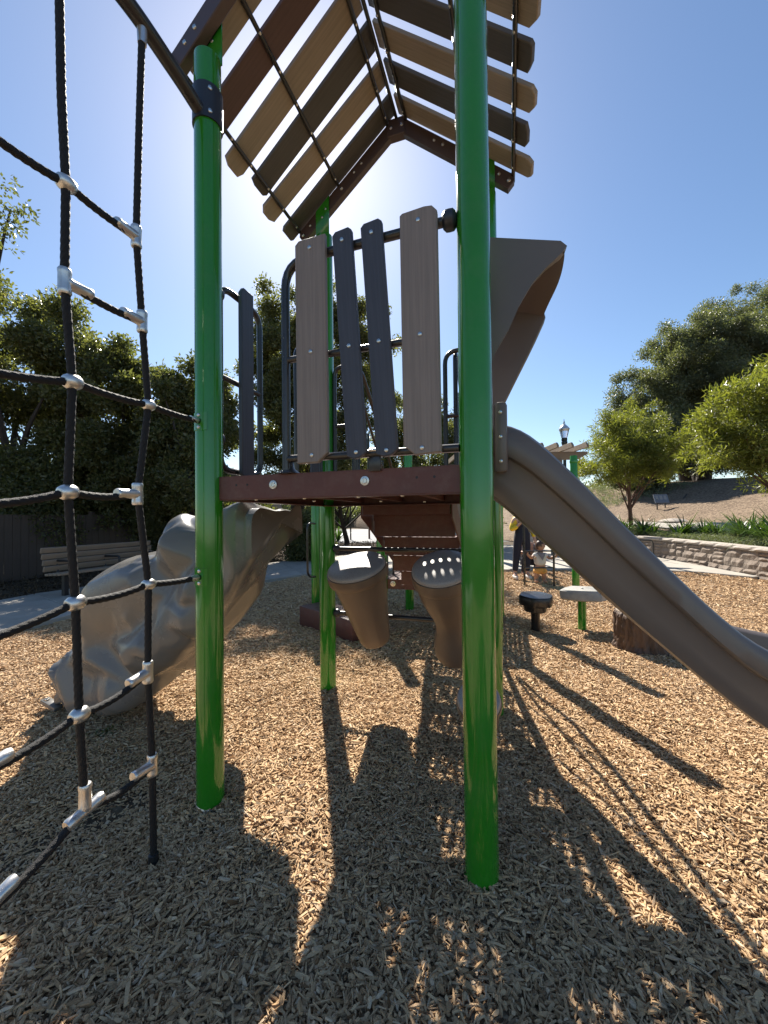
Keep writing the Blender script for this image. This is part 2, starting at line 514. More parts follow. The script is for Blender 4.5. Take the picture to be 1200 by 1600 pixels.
def piece_coll(name, meshes):
    c = bpy.data.collections.new(name)
    for i, me in enumerate(meshes):
        c.objects.link(bpy.data.objects.new('%s_%02d' % (name, i), me))
    return c

def leaf_clump(name, mat, nleaf, rad, ll, lw, seed, droop=0.0, long=False):
    rd = random.Random(seed)
    mb = MB()
    for i in range(nleaf):
        d = Vector((rd.gauss(0, 1), rd.gauss(0, 1), rd.gauss(0, 1))).normalized()
        p = d * rad * (rd.random() ** 0.5)
        ax = (d + Vector((rd.gauss(0, .6), rd.gauss(0, .6), rd.gauss(0, .6) - droop))).normalized()
        sd = ax.cross(Vector((rd.gauss(0, 1), rd.gauss(0, 1), rd.gauss(0, 1)))).normalized()
        up = ax.cross(sd)
        l = ll * rd.uniform(.7, 1.25); w = lw * rd.uniform(.75, 1.2)
        mid = p + ax * l * .45
        mb.add([p, mid + sd * w * .5 + up * w * .15, p + ax * l, mid - sd * w * .5 + up * w * .15, mid - up * w * .08],
               [(0, 4, 1), (1, 4, 2), (0, 3, 4), (3, 2, 4)])
    return mb.mesh(name, mat, smooth=False)

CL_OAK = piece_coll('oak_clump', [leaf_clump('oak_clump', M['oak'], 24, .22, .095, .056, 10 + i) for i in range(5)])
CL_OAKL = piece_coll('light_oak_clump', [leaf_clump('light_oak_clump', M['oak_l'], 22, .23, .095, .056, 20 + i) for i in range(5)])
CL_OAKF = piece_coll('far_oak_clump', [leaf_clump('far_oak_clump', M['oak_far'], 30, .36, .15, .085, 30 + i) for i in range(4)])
CL_LIME = piece_coll('lime_clump', [leaf_clump('lime_clump', M['lime'], 18, .2, .14, .03, 50 + i, droop=.5) for i in range(5)])
CL_SILV = piece_coll('silver_clump', [leaf_clump('silver_clump', M['silver'], 24, .07, .035, .014, 70 + i) for i in range(3)])
CL_LITTER = piece_coll('litter_leaf', [leaf_clump('litter_leaf', M['litter'], 8, .1, .06, .03, 90 + i) for i in range(3)])

def chip_mesh(i):
    rd = random.Random(200 + i)
    L = 1.0
    mb = MB()
    t0, t1 = rd.uniform(.35, .9), rd.uniform(.35, .9)
    sk0, sk1 = rd.uniform(-.16, .16), rd.uniform(-.16, .16)
    bend = rd.uniform(-.12, .22)
    vs = []
    for x, w, sk, zz in ((-.5, t0, sk0, 0), (0, 1, 0, bend), (.5, t1, sk1, 0)):
        for y, z in ((-.5, -.5), (.5, -.5), (.5, .5), (-.5, .5)):
            vs.append(Vector((x + sk * y * 1.2, y * w * .9 * (1 if z < 0 else rd.uniform(.7, 1)), z * rd.uniform(.7, 1) + zz * 2)))
    fs = [(3, 2, 1, 0), (8, 9, 10, 11)]
    for a in (0, 4):
        for k in range(4):
            k2 = (k + 1) % 4
            fs.append((a + k, a + k2, a + 4 + k2, a + 4 + k))
    return mb.add(vs, fs).mesh('wood_chip', M['chip'], smooth=False)
CL_CHIP = piece_coll('wood_chip', [chip_mesh(i) for i in range(9)])

# ================================================================== THE SETTING
# chips heaped or scuffed away round the posts and below the net
MOUNDS = [(-.837, 1.84, .025, .16), (.352, 1.454, .03, .17), (-.45, 3.03, .03, .2), (.738, 2.64, .03, .2), (-.3, 1.35, -.03, .3), (1.6, 1.9, .03, .5), (-1.3, 1.7, -.025, .4), (.2, 2.3, .02, .35)]
def bed_h(x, y):
    x = np.asarray(x, dtype=float); y = np.asarray(y, dtype=float)
    return (0.012 * np.sin(2.1 * x + 1.3 * y) + 0.010 * np.sin(3.7 * x - 2.2 * y + 1) + 0.007 * np.sin(6.3 * x + 5.1 * y + 2)
            + 0.005 * np.sin(9.5 * x - 11.0 * y)
            + sum(a * np.exp(-((x - px) ** 2 + (y - py) ** 2) / r ** 2) for px, py, a, r in MOUNDS))

# chip boundary (inner edge of the path) and outer edge of the paving
B_IN = [(-4.95, -4), (-4.8, 0), (-4.72, 2.6), (-4.58, 4.58), (-4.32, 5.5), (-3.6, 6.75), (-2.75, 7.95), (-1.9, 9.0), (-.6, 9.65), (1.2, 9.7),
        (3.1, 9.4), (5.0, 9.3), (6.5, 9.1), (7.2, 8.65), (7.62, 7.95)]
B_OUT = [(-6.95, -4), (-6.85, 0), (-6.75, 2.6), (-6.62, 5.4), (-6.3, 6.9), (-5.4, 8.6), (-4.3, 10.2), (-3.2, 11.6), (-1.6, 13.2), (1.2, 15.6),
         (3.1, 17.5), (5.0, 17.5), (8.2, 16.6), (8.30, 11.6), (7.78, 8.0)]

# ground: one sheet to the horizon
mb = MB(); mb.add([(-400, -200, -0.03), (400, -200, -0.03), (400, 700, -0.03), (-400, 700, -0.03)], [(0, 1, 2, 3)])
tag(mb.build('ground', M['litter'], smooth=False), 'dark leaf-littered ground under and beyond the trees', 'ground', kind='structure')

# chip bed sheet
nx, ny = 150, 160
X = np.linspace(-5.4, 9.2, nx); Y = np.linspace(-4, 10.2, ny)
mb = MB()
vs = [(x, y, float(bed_h(x, y)) - .006) for y in Y for x in X]
fs = [(j * nx + i, j * nx + i + 1, (j + 1) * nx + i + 1, (j + 1) * nx + i) for j in range(ny - 1) for i in range(nx - 1)]
mb.add(vs, fs)
bed = tag(mb.build('wood_chip_ground', M['bed']), 'tan wood chip surface of the play area', 'ground', kind='structure')

def inside_bed(x, y):
    poly = B_IN + [(7.5, 6.0), (7.5, -4)]
    ins = np.zeros(x.shape, bool)
    j = len(poly) - 1
    for i in range(len(poly)):
        xi, yi = poly[i]; xj, yj = poly[j]
        c = ((yi > y) != (yj > y)) & (x < (xj - xi) * (y - yi) / (yj - yi + 1e-12) + xi)
        ins ^= c
        j = i
    return ins

def chips():
    P, S = [], []
    for (y0, y1, dens, sc, ext) in ((0.55, 2.1, 12500, .78, .4), (2.1, 3.4, 9500, .8, .4), (3.4, 5.6, 4800, .95, .5), (5.6, 9.7, 1800, 1.25, .8)):
        xa, xb = max(-5, -(y1 + ext)), min(8, y1 + ext)
        n = int(dens * (y1 - y0) * (xb - xa))
        x = rng.uniform(xa, xb, n); y = rng.uniform(y0, y1, n)
        k = inside_bed(x, y) & (np.abs(x) < y + ext)
        x, y = x[k], y[k]
        z = bed_h(x, y) + rng.uniform(-.004, .014, len(x)) * sc
        P.append(np.stack([x, y, z], 1)); S.append(np.full(len(x), sc))
    P = np.concatenate(P); S = np.concatenate(S); n = len(P)
    ln = rng.gamma(3.6, .0085, n).clip(.007, .075) * S
    ln = np.where(rng.uniform(0, 1, n) < .012, ln * 1.8, ln)
    wd = rng.gamma(3.6, .0029, n).clip(.003, .024) * S
    th = rng.uniform(.003, .0095, n) * S
    rot = np.stack([rng.normal(0, .45, n), rng.normal(0, .26, n), rng.uniform(0, 2 * np.pi, n)], 1)
    o = scatter('loose_wood_chips', P, rot, np.stack([ln, wd, th], 1), rng.integers(0, 9, n), CL_CHIP)
    tag(o, 'loose tan wood chips covering the play area floor', 'wood chips', kind='stuff')
chips()

# path and plaza: poured slabs with open joints
path = empty('path', (-5.5, 5, 0)); tag(path, kind='structure', label='pale concrete path curving round the play area')
for i in range(len(B_IN) - 1):
    a, b_, c, d = (Vector((*p, 0)) for p in (B_IN[i], B_IN[i + 1], B_OUT[i + 1], B_OUT[i]))
    nw = max(1, int(round(((d - a).length + (c - b_).length) / 2 / 2.4)))
    for k in range(nw):
        q = [a.lerp(d, k / nw), b_.lerp(c, k / nw), b_.lerp(c, (k + 1) / nw), a.lerp(d, (k + 1) / nw)]
        cen = sum(q, Vector()) / 4
        q = [p + (cen - p).normalized() * .006 for p in q]
        zt = .058 + random.uniform(-.003, .003)
        mb = MB()
        ins = [p + (cen - p).normalized() * .012 for p in q]
        vs = [(*p.xy, -.1) for p in q] + [(*p.xy, zt - .008) for p in q] + [(*p.xy, zt) for p in ins]
        fs = [(3, 2, 1, 0), (8, 9, 10, 11)]
        for r_ in (0, 4):
            for e in range(4):
                e2 = (e + 1) % 4
                fs.append((r_ + e, r_ + e2, r_ + 4 + e2, r_ + 4 + e))
        mb.add(vs, fs)
        mb.build('paving_slab', M['conc'], path, smooth=False)

# road beyond the trees, seen under the deck
mb = MB(); mb.add([(-60, 21, -.02), (14, 21, -.02), (14, 46, -.012), (-60, 46, -.012)], [(0, 1, 2, 3)])
tag(mb.build('road', M['asphalt'], smooth=False), 'sunlit grey asphalt lot beyond the trees', 'road', kind='structure')
for k in range(5):
    mb = MB(); x0 = -12 + k * 3.0
    mb.box((x0, 33, -.009), (.12, 4.6, .004)); mb.build('parking_line', M['paint'], bpy.data.objects['road'], smooth=False)
mb = MB(); mb.box((-2, 29.0, -.009), (18, .14, .004)); mb.build('parking_line', M['paint'], bpy.data.objects['road'], smooth=False)

# hill behind the retaining wall
WALL = [(7.62, 3.2), (7.66, 5.0), (7.72, 6.6), (7.86, 7.9), (8.22, 9.8), (8.48, 11.8), (8.50, 13.8), (8.35, 15.8), (7.9, 18.0), (7.0, 20.0)]
wall_pts = spline([Vector((*p, 0)) for p in WALL], 10)
def wall_x(y):
    return float(np.interp(y, [p.y for p in wall_pts], [p.x for p in wall_pts]))
def hill_h(x, y):
    d = max(0.0, x - wall_x(y) - .3)
    dd = d + max(0, y - 20) * .55
    base = .56 + .10 * min(d, 3.0)
    t = min(1.0, max(0.0, (dd - 2.0) / 19.0)); t = t * t * (3 - 2 * t)
    z = base + t * 3.0
    far = max(0.0, y - 44) * .12
    z -= far
    return z + .06 * math.sin(x * .9 + y * .6) + .04 * math.sin(2.1 * x - 1.3 * y)
mb = MB()
nu, nv = 70, 80
ys = [3.2 + (i / (nv - 1)) ** 1.5 * 70 for i in range(nv)]
vs = []
for y in ys:
    x0 = wall_x(min(y, 20)) + .24 - max(0, y - 20) * .35
    for i in range(nu):
        x = x0 + (i / (nu - 1)) ** 1.6 * 85
        z = hill_h(x, y)
        if y > 20: z = z * min(1, i / 6 + .02) if i < 6 else z
        vs.append((x, y, z))
mb.add(vs, [(j * nu + i, j * nu + i + 1, (j + 1) * nu + i + 1, (j + 1) * nu + i) for j in range(nv - 1) for i in range(nu - 1)])
tag(mb.build('hillside', M['mulch']), 'brown mulched slope rising behind the block wall', 'hill', kind='structure')

def hill_path():
    mb = MB(); vs = []; n = 40
    for i in range(n):
        y = 4 + i * .55
        for dx in (2.6, 3.9):
            x = wall_x(min(y, 20)) + dx
            vs.append((x, y, hill_h(x, y) + .05))
    mb.add(vs, [(2 * i, 2 * i + 1, 2 * i + 3, 2 * i + 2) for i in range(n - 1)])
    tag(mb.build('garden_path', M['conc']), 'narrow pale path on the slope above the wall', 'path', kind='structure')
hill_path()

# ------------------------------------------------------------------ retaining wall of split-face blocks
def block_mesh(L, H, D, seed):
    rd = random.Random(seed); mb = MB()
    nxs, nzs = 5, 3
    vs = []
    for j in range(nzs):
        for i in range(nxs):
            e = (i in (0, nxs - 1)) or (j in (0, nzs - 1))
            x = -L / 2 + L * i / (nxs - 1); z = -H / 2 + H * j / (nzs - 1)
            vs.append(Vector((x + (0 if e else rd.uniform(-.1, .1) * L / 5), -D / 2 + (.022 if e else rd.uniform(-.014, .010)), z + (0 if e else rd.uniform(-.15, .15) * H / 3))))
    fs = [(j * nxs + i, j * nxs + i + 1, (j + 1) * nxs + i + 1, (j + 1) * nxs + i) for j in range(nzs - 1) for i in range(nxs - 1)]
    n0 = len(vs)
    vs += [Vector((x, D / 2, z)) for z in (-H / 2, H / 2) for x in (-L / 2, L / 2)]
    tl, tr = (nzs - 1) * nxs, nzs * nxs - 1
    fs += [(n0, n0 + 2, n0 + 3, n0 + 1), tuple([n0] + [n0 + 1] + list(reversed(range(nxs)))), tuple(list(range(tl, tr + 1)) + [n0 + 3, n0 + 2]),
           tuple([n0 + 2] + [n0] + [j * nxs for j in range(nzs)]), tuple([n0 + 1, n0 + 3] + [j * nxs + nxs - 1 for j in reversed(range(nzs))])]
    return mb.add(vs, fs).mesh('block', M['stone'], smooth=False)

def retaining_wall():
    w = empty('retaining_wall', (8.2, 10, 0), 'low curved retaining wall of rough tan-brown concrete blocks behind the slide', 'wall')
    cum = [0.0]
    for i in range(1, len(wall_pts)): cum.append(cum[-1] + (wall_pts[i] - wall_pts[i - 1]).length)
    xs = [p.x for p in wall_pts]; ys_ = [p.y for p in wall_pts]
    def frame(s):
        p = Vector((np.interp(s, cum, xs), np.interp(s, cum, ys_), 0)); q = Vector((np.interp(s + .05, cum, xs), np.interp(s + .05, cum, ys_), 0))
        t = (q - p).normalized(); nrm = Vector((-t.y, t.x, 0))     # towards the plaza
        return p, t, nrm
    sizes = {}
    def block(s, L, H, z):
        key = (round(L, 2), round(H, 3))
        if key not in sizes: sizes[key] = [block_mesh(L - .006, H - .006, .24, random.randrange(9999)) for _ in range(3)]
        p, t, nrm = frame(s + L / 2)
        Mx = Matrix(((-t.x, -nrm.x, 0, p.x), (-t.y, -nrm.y, 0, p.y), (0, 0, 1, z + H / 2), (0, 0, 0, 1)))
        o = link_copy(random.choice(sizes[key]), 'block', Mx @ Matrix.Translation((0, random.uniform(-.008, .008), 0)), w)
    for course in range(3):
        s = random.uniform(0, .2) ; z = -.03 + course * .20
        while s < cum[-1] - .6:
            L = random.choice((.22, .30, .42, .42, .5))
            if random.random() < .38 and L > .25:
                block(s, L, .10, z); 
                block(s, L, .10, z + .10)
            else: block(s, L, .20, z)
            s += L
    caps = [block_mesh(.6 - .005, .085, .32, 500 + i) for i in range(3)]
    for cm in caps: cm.materials.clear(); cm.materials.append(M['cap'])
    s = 0.1
    while s < cum[-1] - .7:
        p, t, nrm = frame(s + .3)
        link_copy(random.choice(caps), 'cap_stone', Matrix(((-t.x, -nrm.x, 0, p.x), (-t.y, -nrm.y, 0, p.y), (0, 0, 1, .612 + random.uniform(-.003, .003)), (0, 0, 0, 1))), w)
        s += .6
    mb = MB(); n = len(wall_pts); vs = []
    for p, s_ in zip(wall_pts, cum):
        _, t, nrm = frame(min(s_, cum[-1] - .1))
        for off, z in ((.06, -.1), (.06, .57), (-.10, .57), (-.10, -.1)): vs.append(p + nrm * off + Vector((0, 0, z)))
    mb.add(vs, [(4 * i + a, 4 * i + (a + 1) % 4, 4 * i + 4 + (a + 1) % 4, 4 * i + 4 + a) for i in range(n - 1) for a in range(4)])
    mb.build('core', M['stucco'], w, smooth=False)
retaining_wall()

# ================================================================== THE PLAY STRUCTURE
A = R(18.0)
FL = Vector((-.837, 1.84, 0))
U = Vector((math.cos(A), -math.sin(A), 0)); V = Vector((math.sin(A), math.cos(A), 0))
S = 1.25
PR = 0.0618
DECK = 1.557
def D(s, t, z=0.0):
    return FL + U * s + V * t + Vector((0, 0, z))
ROT = Matrix.Rotation(-A, 4, 'Z')                # local x -> U, y -> V
def DM(s, t, z):
    return Matrix.Translation(D(s, t, z)) @ ROT

ps = empty('play_structure', D(.6, .6), 'green-posted playground tower with slatted roof, brown deck and tan slide', 'play structure')

bolt_me = MB().lathe([(.0005, .0045), (.004, .0044), (.0075, .003), (.009, 0), (.009, -.002)], n=12).mesh('bolt', M['steel'])
big_bolt_me = MB().lathe([(.006, .0055), (.0065, .0075), (.010, .0075), (.0115, .005), (.0195, .004), (.020, 0), (.02, -.002)], n=16).mesh('bolt', M['steel'])
def bolt(p, nrm, parent, big=False, sc=1.0):
    q = Vector(nrm).normalized().to_track_quat('Z', 'Y').to_matrix().to_4x4()
    return link_copy(big_bolt_me if big else bolt_me, 'bolt', Matrix.Translation(p) @ q @ Matrix.Scale(sc, 4), parent)

# posts
POST_TOP = 3.60
def post(p, top, parent, r=PR, cap=True, name='post'):
    mb = MB()
    prof = [(r, -.15), (r, 0), (r, top - .012)] + ([(r * .98, top - .004), (r * .9, top), (r * .3, top + .006)] if cap else [(r, top)])
    mb.lathe(prof, Matrix.Translation(p), n=40)
    o = mb.build(name, M['green'], parent)
    return o
for s, t in ((0, 0), (1, 0), (0, 1), (1, 1)):
    po = post(D(s * S, t * S), POST_TOP, ps)
    if (s, t) == (0, 0):
        # weathered sleeve at the foot of the near post
        mb = MB(); p = D(0, 0)
        mb.lathe([(PR + .0015, -.02), (PR + .004, -.02), (PR + .004, .012), (PR + .0015, .018)], Matrix.Translation(p + Vector((0, 0, .01))) @ Matrix.Rotation(R(9), 4, 'Y'), n=32)
        mb.build('ground_sleeve', M['alu'], po)

# roof
def roof():
    rf = empty('roof', D(.61, .61, 3.6), parent=ps)
    EAVE_S, APEX_Z, EAVE_Z = -.20, 4.30, 3.615
    slope = (APEX_Z - EAVE_Z) / (.61 - EAVE_S)
    th = math.atan(slope)
    def slope_mat(side, t):
        """local x runs up the slope, y along V, z out of the roof; origin on the ridge"""
        ux = (U if side < 0 else -U)
        x = ux * math.cos(th) + Vector((0, 0, math.sin(th)))
        y = V
        z = x.cross(y) if side < 0 else y.cross(x) * 1
        z = Vector((-ux.x * math.sin(th), -ux.y * math.sin(th), math.cos(th)))
        o = D(.61, t, APEX_Z)
        return Matrix(((x.x, y.x, z.x, o.x), (x.y, y.y, z.y, o.y), (x.z, y.z, z.z, o.z), (0, 0, 0, 1)))
    Ls = (.61 - EAVE_S) / math.cos(th)
    # rafters at both gables
    for t in (0.0, S):
        for side in (-1, 1):
            Mx = slope_mat(side, t)
            mb = MB()
            mb.plate([(-Ls, -.045), (-Ls, .02), (-Ls + .03, .05), (0.0, .05), (0.0, -.045)], .05, .004)
            r = mb.build('rafter', M['rafter'], rf, M=Mx)
            for k in (.12, .2, .62, .70):
                bolt(Mx @ Vector((-Ls + k, -.026 if t == 0 else -.026, .01)), Mx.to_3x3() @ Vector((0, -1, 0)), rf, sc=1.3)
        mb = MB()
        mb.plate([(-.07, -.10), (.07, -.10), (.06, .03), (-.06, .03)], .062, .004, DM(.61, t, APEX_Z))
        mb.build('ridge_plate', M['rafter'], rf)
    # boards between the gables
    W = .143; gap = (S - .05) / 6.0
    cols = ['tan_x', 'maroon_x', 'tan_x', 'dark_x', 'tan_x', 'dark_x']
    colsR = ['maroon_x', 'tan_x', 'dark_x', 'tan_x', 'dark_x', 'tan_x']
    rd = random.Random(5)
    for side in (-1, 1):
        for i in range(6):
            t = .105 + i * (S - .19) / 5.0
            over = (rd.uniform(.0, .05) + (.055 if (i % 2 == 0) == (side < 0) else .02)) if (side > 0 or i) else -.07
            L0, L1 = -Ls - over, .035 + rd.uniform(-.012, .008)
            tilt = rd.uniform(-.018, .018)
            a1, a2, a3, a4 = (rd.uniform(.015, .05) for _ in range(4))
            h = W / 2 * rd.uniform(.95, 1.03)
            out = [(L0 + a1, -h), (L1, -h), (L1, h), (L0 + a3, h), (L0, h - a4), (L0, -h + a2)]
            mb = MB(); mb.plate(out, .028, .004)
            # plate lies in local x/z with thickness y: turn it so that z -> roof normal
            Mx = slope_mat(side, t) @ Matrix.Translation((0, 0, .072)) @ Matrix.Rotation(tilt, 4, 'Z') @ Matrix(((1, 0, 0, 0), (0, 0, 1, 0), (0, -1, 0, 0), (0, 0, 0, 1)))
            mb.build('roof_board', M[(cols if side < 0 else colsR)[i]], rf, M=Mx)
    # purlin rods
    for side, ds in ((-1, .03), (-1, .47), (-1, 1.0), (1, 1.0), (1, .42), (1, .03)):
        k = -Ls + ds * (Ls - .05) if ds < 1 else -.055
        p0 = slope_mat(side, -.10) @ Vector((k, 0, .045)); p1 = slope_mat(side, S + .035) @ Vector((k, 0, .045))
        mb = MB(); mb.tube([p0, p1], .0125, 12)
        mb.build('purlin_rod', M['tube'], rf)
        for i in range(7):
            q = p0.lerp(p1, .1 + i * .135)
            nz = slope_mat(side, 0).to_3x3() @ Vector((0, 0, -1))
            bolt(q + nz * .0125, nz, rf, sc=.9)
        bolt(slope_mat(side, S) @ Vector((k, -.03, 0)), -V, rf, sc=1.6)
    mb = MB(); mb.tube([D(.61, -.1, APEX_Z + .03), D(.61, S + .03, APEX_Z + .03)], .0125, 12); mb.build('purlin_rod', M['tube'], rf)
    # welded tongues from the posts up to the rafters
    for s in (0, 1):
        for t in (0, 1):
            side = -1 if s == 0 else 1
            zt = EAVE_Z + .17 * slope
            mb = MB()
            o = [(-.057, -.12), (.057, -.12), (.057, .18), (-.057, .08)] if s == 0 else [(-.057, -.12), (.057, -.12), (.057, .08), (-.057, .18)]
            mb.plate(o, .008, .001, DM(s * S, t * S + (.034 if t == 0 else -.034), zt - .05))
            mb.build('roof_bracket', M['green'], rf)
            for bx, bz in ((0, .0), (.03, .06)):
                bolt(D(s * S + bx * -side, t * S + (.03 if t == 0 else -.039), zt - .03 + bz), -V, rf)
roof()

# deck with punched holes
def perf_sheet(mb, p00, ex, ey, nx_, ny_, pitch, hole):
    zax = ex.cross(ey)
    for j in range(ny_):
        for i in range(nx_):
            c = p00 + ex * ((i + .5) * pitch) + ey * ((j + .5) * pitch)
            h = pitch / 2
            ring = [(h, 0), (h, h), (0, h), (-h, h), (-h, 0), (-h, -h), (0, -h), (h, -h)]
            vs = [c + ex * a + ey * b_ for a, b_ in ring] + [c + (ex * math.cos(k * math.pi / 4) + ey * math.sin(k * math.pi / 4)) * hole for k in range(8)]
            mb.add(vs, [(k, (k + 1) % 8, 8 + (k + 1) % 8, 8 + k) for k in range(8)])
    return mb
def deck():
    dk = empty('deck', D(.61, .61, DECK), parent=ps)
    mb = MB(); e = .055
    n = int((S - 2 * e) / .05)
    perf_sheet(mb, D(e, e, DECK - .003), U, V, n, n, (S - 2 * e) / n, .0105)
    mb.build('deck_panel', M['brown'], dk, smooth=False)
    # edge channels: face plate, top lip and bottom flange
    for (s0, t0, s1, t1, inn) in ((PR * .7, 0, S - PR * .7, 0, V), (PR * .7, S, S - PR * .7, S, -V), (0, PR * .7, 0, S - PR * .7, U), (S, PR * .7, S, S - PR * .7, -U)):
        a, b_ = D(s0, t0), D(s1, t1); L = (b_ - a).length; mid = (a + b_) / 2
        d = (b_ - a).normalized()
        Rm = Matrix(((d.x, inn.x, 0, 0), (d.y, inn.y, 0, 0), (0, 0, 1, 0), (0, 0, 0, 1)))
        mb = MB()
        mb.box(mid + Vector((0, 0, DECK - .052)), (L, .008, .104), Rm, .0015)
        mb.box(mid + inn * .028 + Vector((0, 0, DECK)), (L, .062, .005), Rm)
        mb.box(mid + inn * .028 + Vector((0, 0, DECK - .106)), (L, .058, .005), Rm)
        mb.build('edge_beam', M['brown'], dk, smooth=False)
    for k in (.30, .61, .92):
        for a, b_ in ((D(k, .01), D(k, S - .01)),):
            mb = MB(); mid = (a + b_) / 2
            mb.box(mid + Vector((0, 0, DECK - .045)), (.03, (b_ - a).length, .075), ROT, .002)
            mb.build('joist', M['brown'], dk, smooth=False)
    for s, dz in ((.36, -.045), (.80, -.045)):
        bolt(D(s, -.0045, DECK + dz), -V, dk, big=True)
    for s in (.16, .22, 1.02, 1.09):
        mb = MB(); mb.lathe([(.0055, 0), (.0055, .0012), (.001, .0012)], Matrix.Translation(D(s, -.0042, DECK - .04)) @ (-V).to_track_quat('Z', 'Y').to_matrix().to_4x4(), n=10)
        mb.build('plug_hole', M['iron'], dk)
    for s, t in ((.25, .02), (.5, .025), (.76, .02), (.95, .03), (.4, .3), (.7, .5), (.9, .7)):
        bolt(D(s, t, DECK - .109), (0, 0, -1), dk)
deck()

TR = .0165
def tube_part(pts, parent, r=TR, name='rail', mat='tube', fr=.0, n=12):
    mb = MB(); mb.tube(fillet(pts, fr) if fr else pts, r, n)
    return mb.build(name, M[mat], parent)
def clamp(p, axis, parent, r=.032, L=.06):
    q = Vector(axis).normalized().to_track_quat('Z', 'Y').to_matrix().to_4x4()
    mb = MB(); mb.lathe([(.008, -L / 2), (r * .7, -L / 2 + .004), (r, -L / 4), (r * 1.03, 0), (r, L / 4), (r * .7, L / 2 - .004), (.008, L / 2)], Matrix.Translation(p) @ q, n=20)
    return mb.build('rail_clamp', M['collar'], parent)

# near barrier with four boards
def front_barrier():
    b = empty('barrier', D(.8, 0, DECK), parent=ps)
    tag(b, 'tube barrier with two taupe and two slate boards')
    y = -.012
    zt, zb, zm = 2.505, 1.622, 2.06
    tube_part([D(0.433, y, DECK - .0), D(0.433, y, zt - .01), D(S - PR, y, zt)], b, fr=.12, name='frame_tube', r=.019)
    tube_part([D(0.433, y, zb), D(S - PR, y, zb)], b, name='rail')
    tube_part([D(0.433, y, zm), D(1.06, y, zm)], b, name='rail', r=.0145)
    clamp(D(S - PR - .025, y, zt), U, b, .037, .06)
    mb = MB(); mb.lathe([(.05, 0), (.046, .006), (.026, .022), (.02, .05)], Matrix.Translation(D(0.433, y + .02, DECK + .002)), n=18); mb.build('foot', M['tube'], b)
    mb = MB(); mb.box(D(0.848, y, DECK + .03), (.05, .012, .075), ROT, .002); mb.build('support_tab', M['tube'], b)
    tube_part([D(0.828, y - .01, zb + .012), D(0.888, y - .01, zb + .012)], b, r=.008, name='pin', mat='steel')
    # boards: (s at foot, s at head, width foot, width head, z0, z1, material)
    for (s0, s1, w, z0, z1, mt, cut) in ((.556, .552, .142, 1.592, 2.548, 'tan_z', 'r'), (.757, .698, .086, 1.598, 2.550, 'dark_z', 'b'),
                                         (.885, .826, .090, 1.600, 2.553, 'dark_z', 'b'), (1.026, 1.020, .147, 1.598, 2.552, 'tan_z', 'l')):
        h = w / 2; L = z1 - z0
        if cut == 'r': out = [(-h, 0), (h - .045, 0), (h, .04), (h, L), (-h + .018, L - .003), (-h, L - .02)]
        elif cut == 'l': out = [(-h, .04), (-h + .045, 0), (h, .006), (h, L - .028), (h - .02, L - .004), (h - .05, L), (-h + .01, L - .006), (-h, L - .014)]
        else: out = [(-h, .014), (-h + .03, 0), (h - .03, .003), (h, .022), (h, L - .014), (h - .014, L), (-h + .014, L - .004), (-h, L - .018)]
        lean = math.atan2(s1 - s0, L)
        Mx = DM(s0 + .028, y - .033, z0) @ Matrix.Rotation(lean, 4, 'Y')
        mb = MB(); mb.plate(out, .026, .004)
        mb.build('board', M[mt], b, M=Mx)
        for zz in (zb + .002, zm, zt - .002):
            bolt(Mx @ Vector((0, -.0132, zz - z0)), -V, b, sc=1.05)
front_barrier()

def loop_barrier(p0, p1, label, zt, boards, parent_name='barrier', slope0=0.0, inner=True):
    """closed rounded tube frame standing between p0 and p1 with a mid rail and boards"""
    b = empty(parent_name, (p0 + p1) / 2 + Vector((0, 0, DECK)), parent=ps)
    d = (p1 - p0); L = d.length; d.normalize()
    def q(k, z): return p0 + d * k + Vector((0, 0, z))
    zb = DECK + .05
    loop = fillet([q(L / 2, zb), q(L, zb), q(L, zt), q(0, zt + slope0), q(0, zb), q(L / 2, zb)], .09)
    mb = MB(); mb.tube(loop[:-1], .0165, 12, closed=True); mb.build('frame_tube', M['tube'], b)
    if inner:
        tube_part([q(0, DECK + .52), q(L, DECK + .52)], b, r=.0135)
    nrm = Vector((d.y, -d.x, 0))
    for k, w, mt in boards:
        Rm = Matrix(((d.x, nrm.x, 0, 0), (d.y, nrm.y, 0, 0), (0, 0, 1, 0), (0, 0, 0, 1)))
        c = q(k, DECK + .02) + nrm * .03
        mb = MB(); hh = zt - DECK + .03
        mb.plate([(-w / 2, .02), (-w / 2 + .02, 0), (w / 2, 0), (w / 2, hh), (-w / 2 + .02, hh), (-w / 2, hh - .03)], .026, .004)
        mb.build('board', M[mt], b, M=Matrix.Translation(c) @ Rm)
    return b
ZR = 2.54
lb = loop_barrier(D(0, .075), D(0, .40), None, ZR, [(.165, .10, 'dark_z')])
tag(lb, 'side barrier with one slate board beside the near left post')
clamp(D(0, .06, ZR - .06), V, lb); clamp(D(0, .06, DECK + .2), V, lb)
lb = loop_barrier(D(0, .80), D(0, 1.15), None, ZR, [(.2, .10, 'dark_z')])
lb = loop_barrier(D(.075, S), D(.235, S), None, ZR, [])
lb = loop_barrier(D(.945, S), D(1.15, S), None, ZR, [])
# grip bars on the slide side
lb = loop_barrier(D(S, .07), D(S, .27), None, ZR, [])
lb = loop_barrier(D(S, 1.02), D(S, 1.15), None, ZR, [])

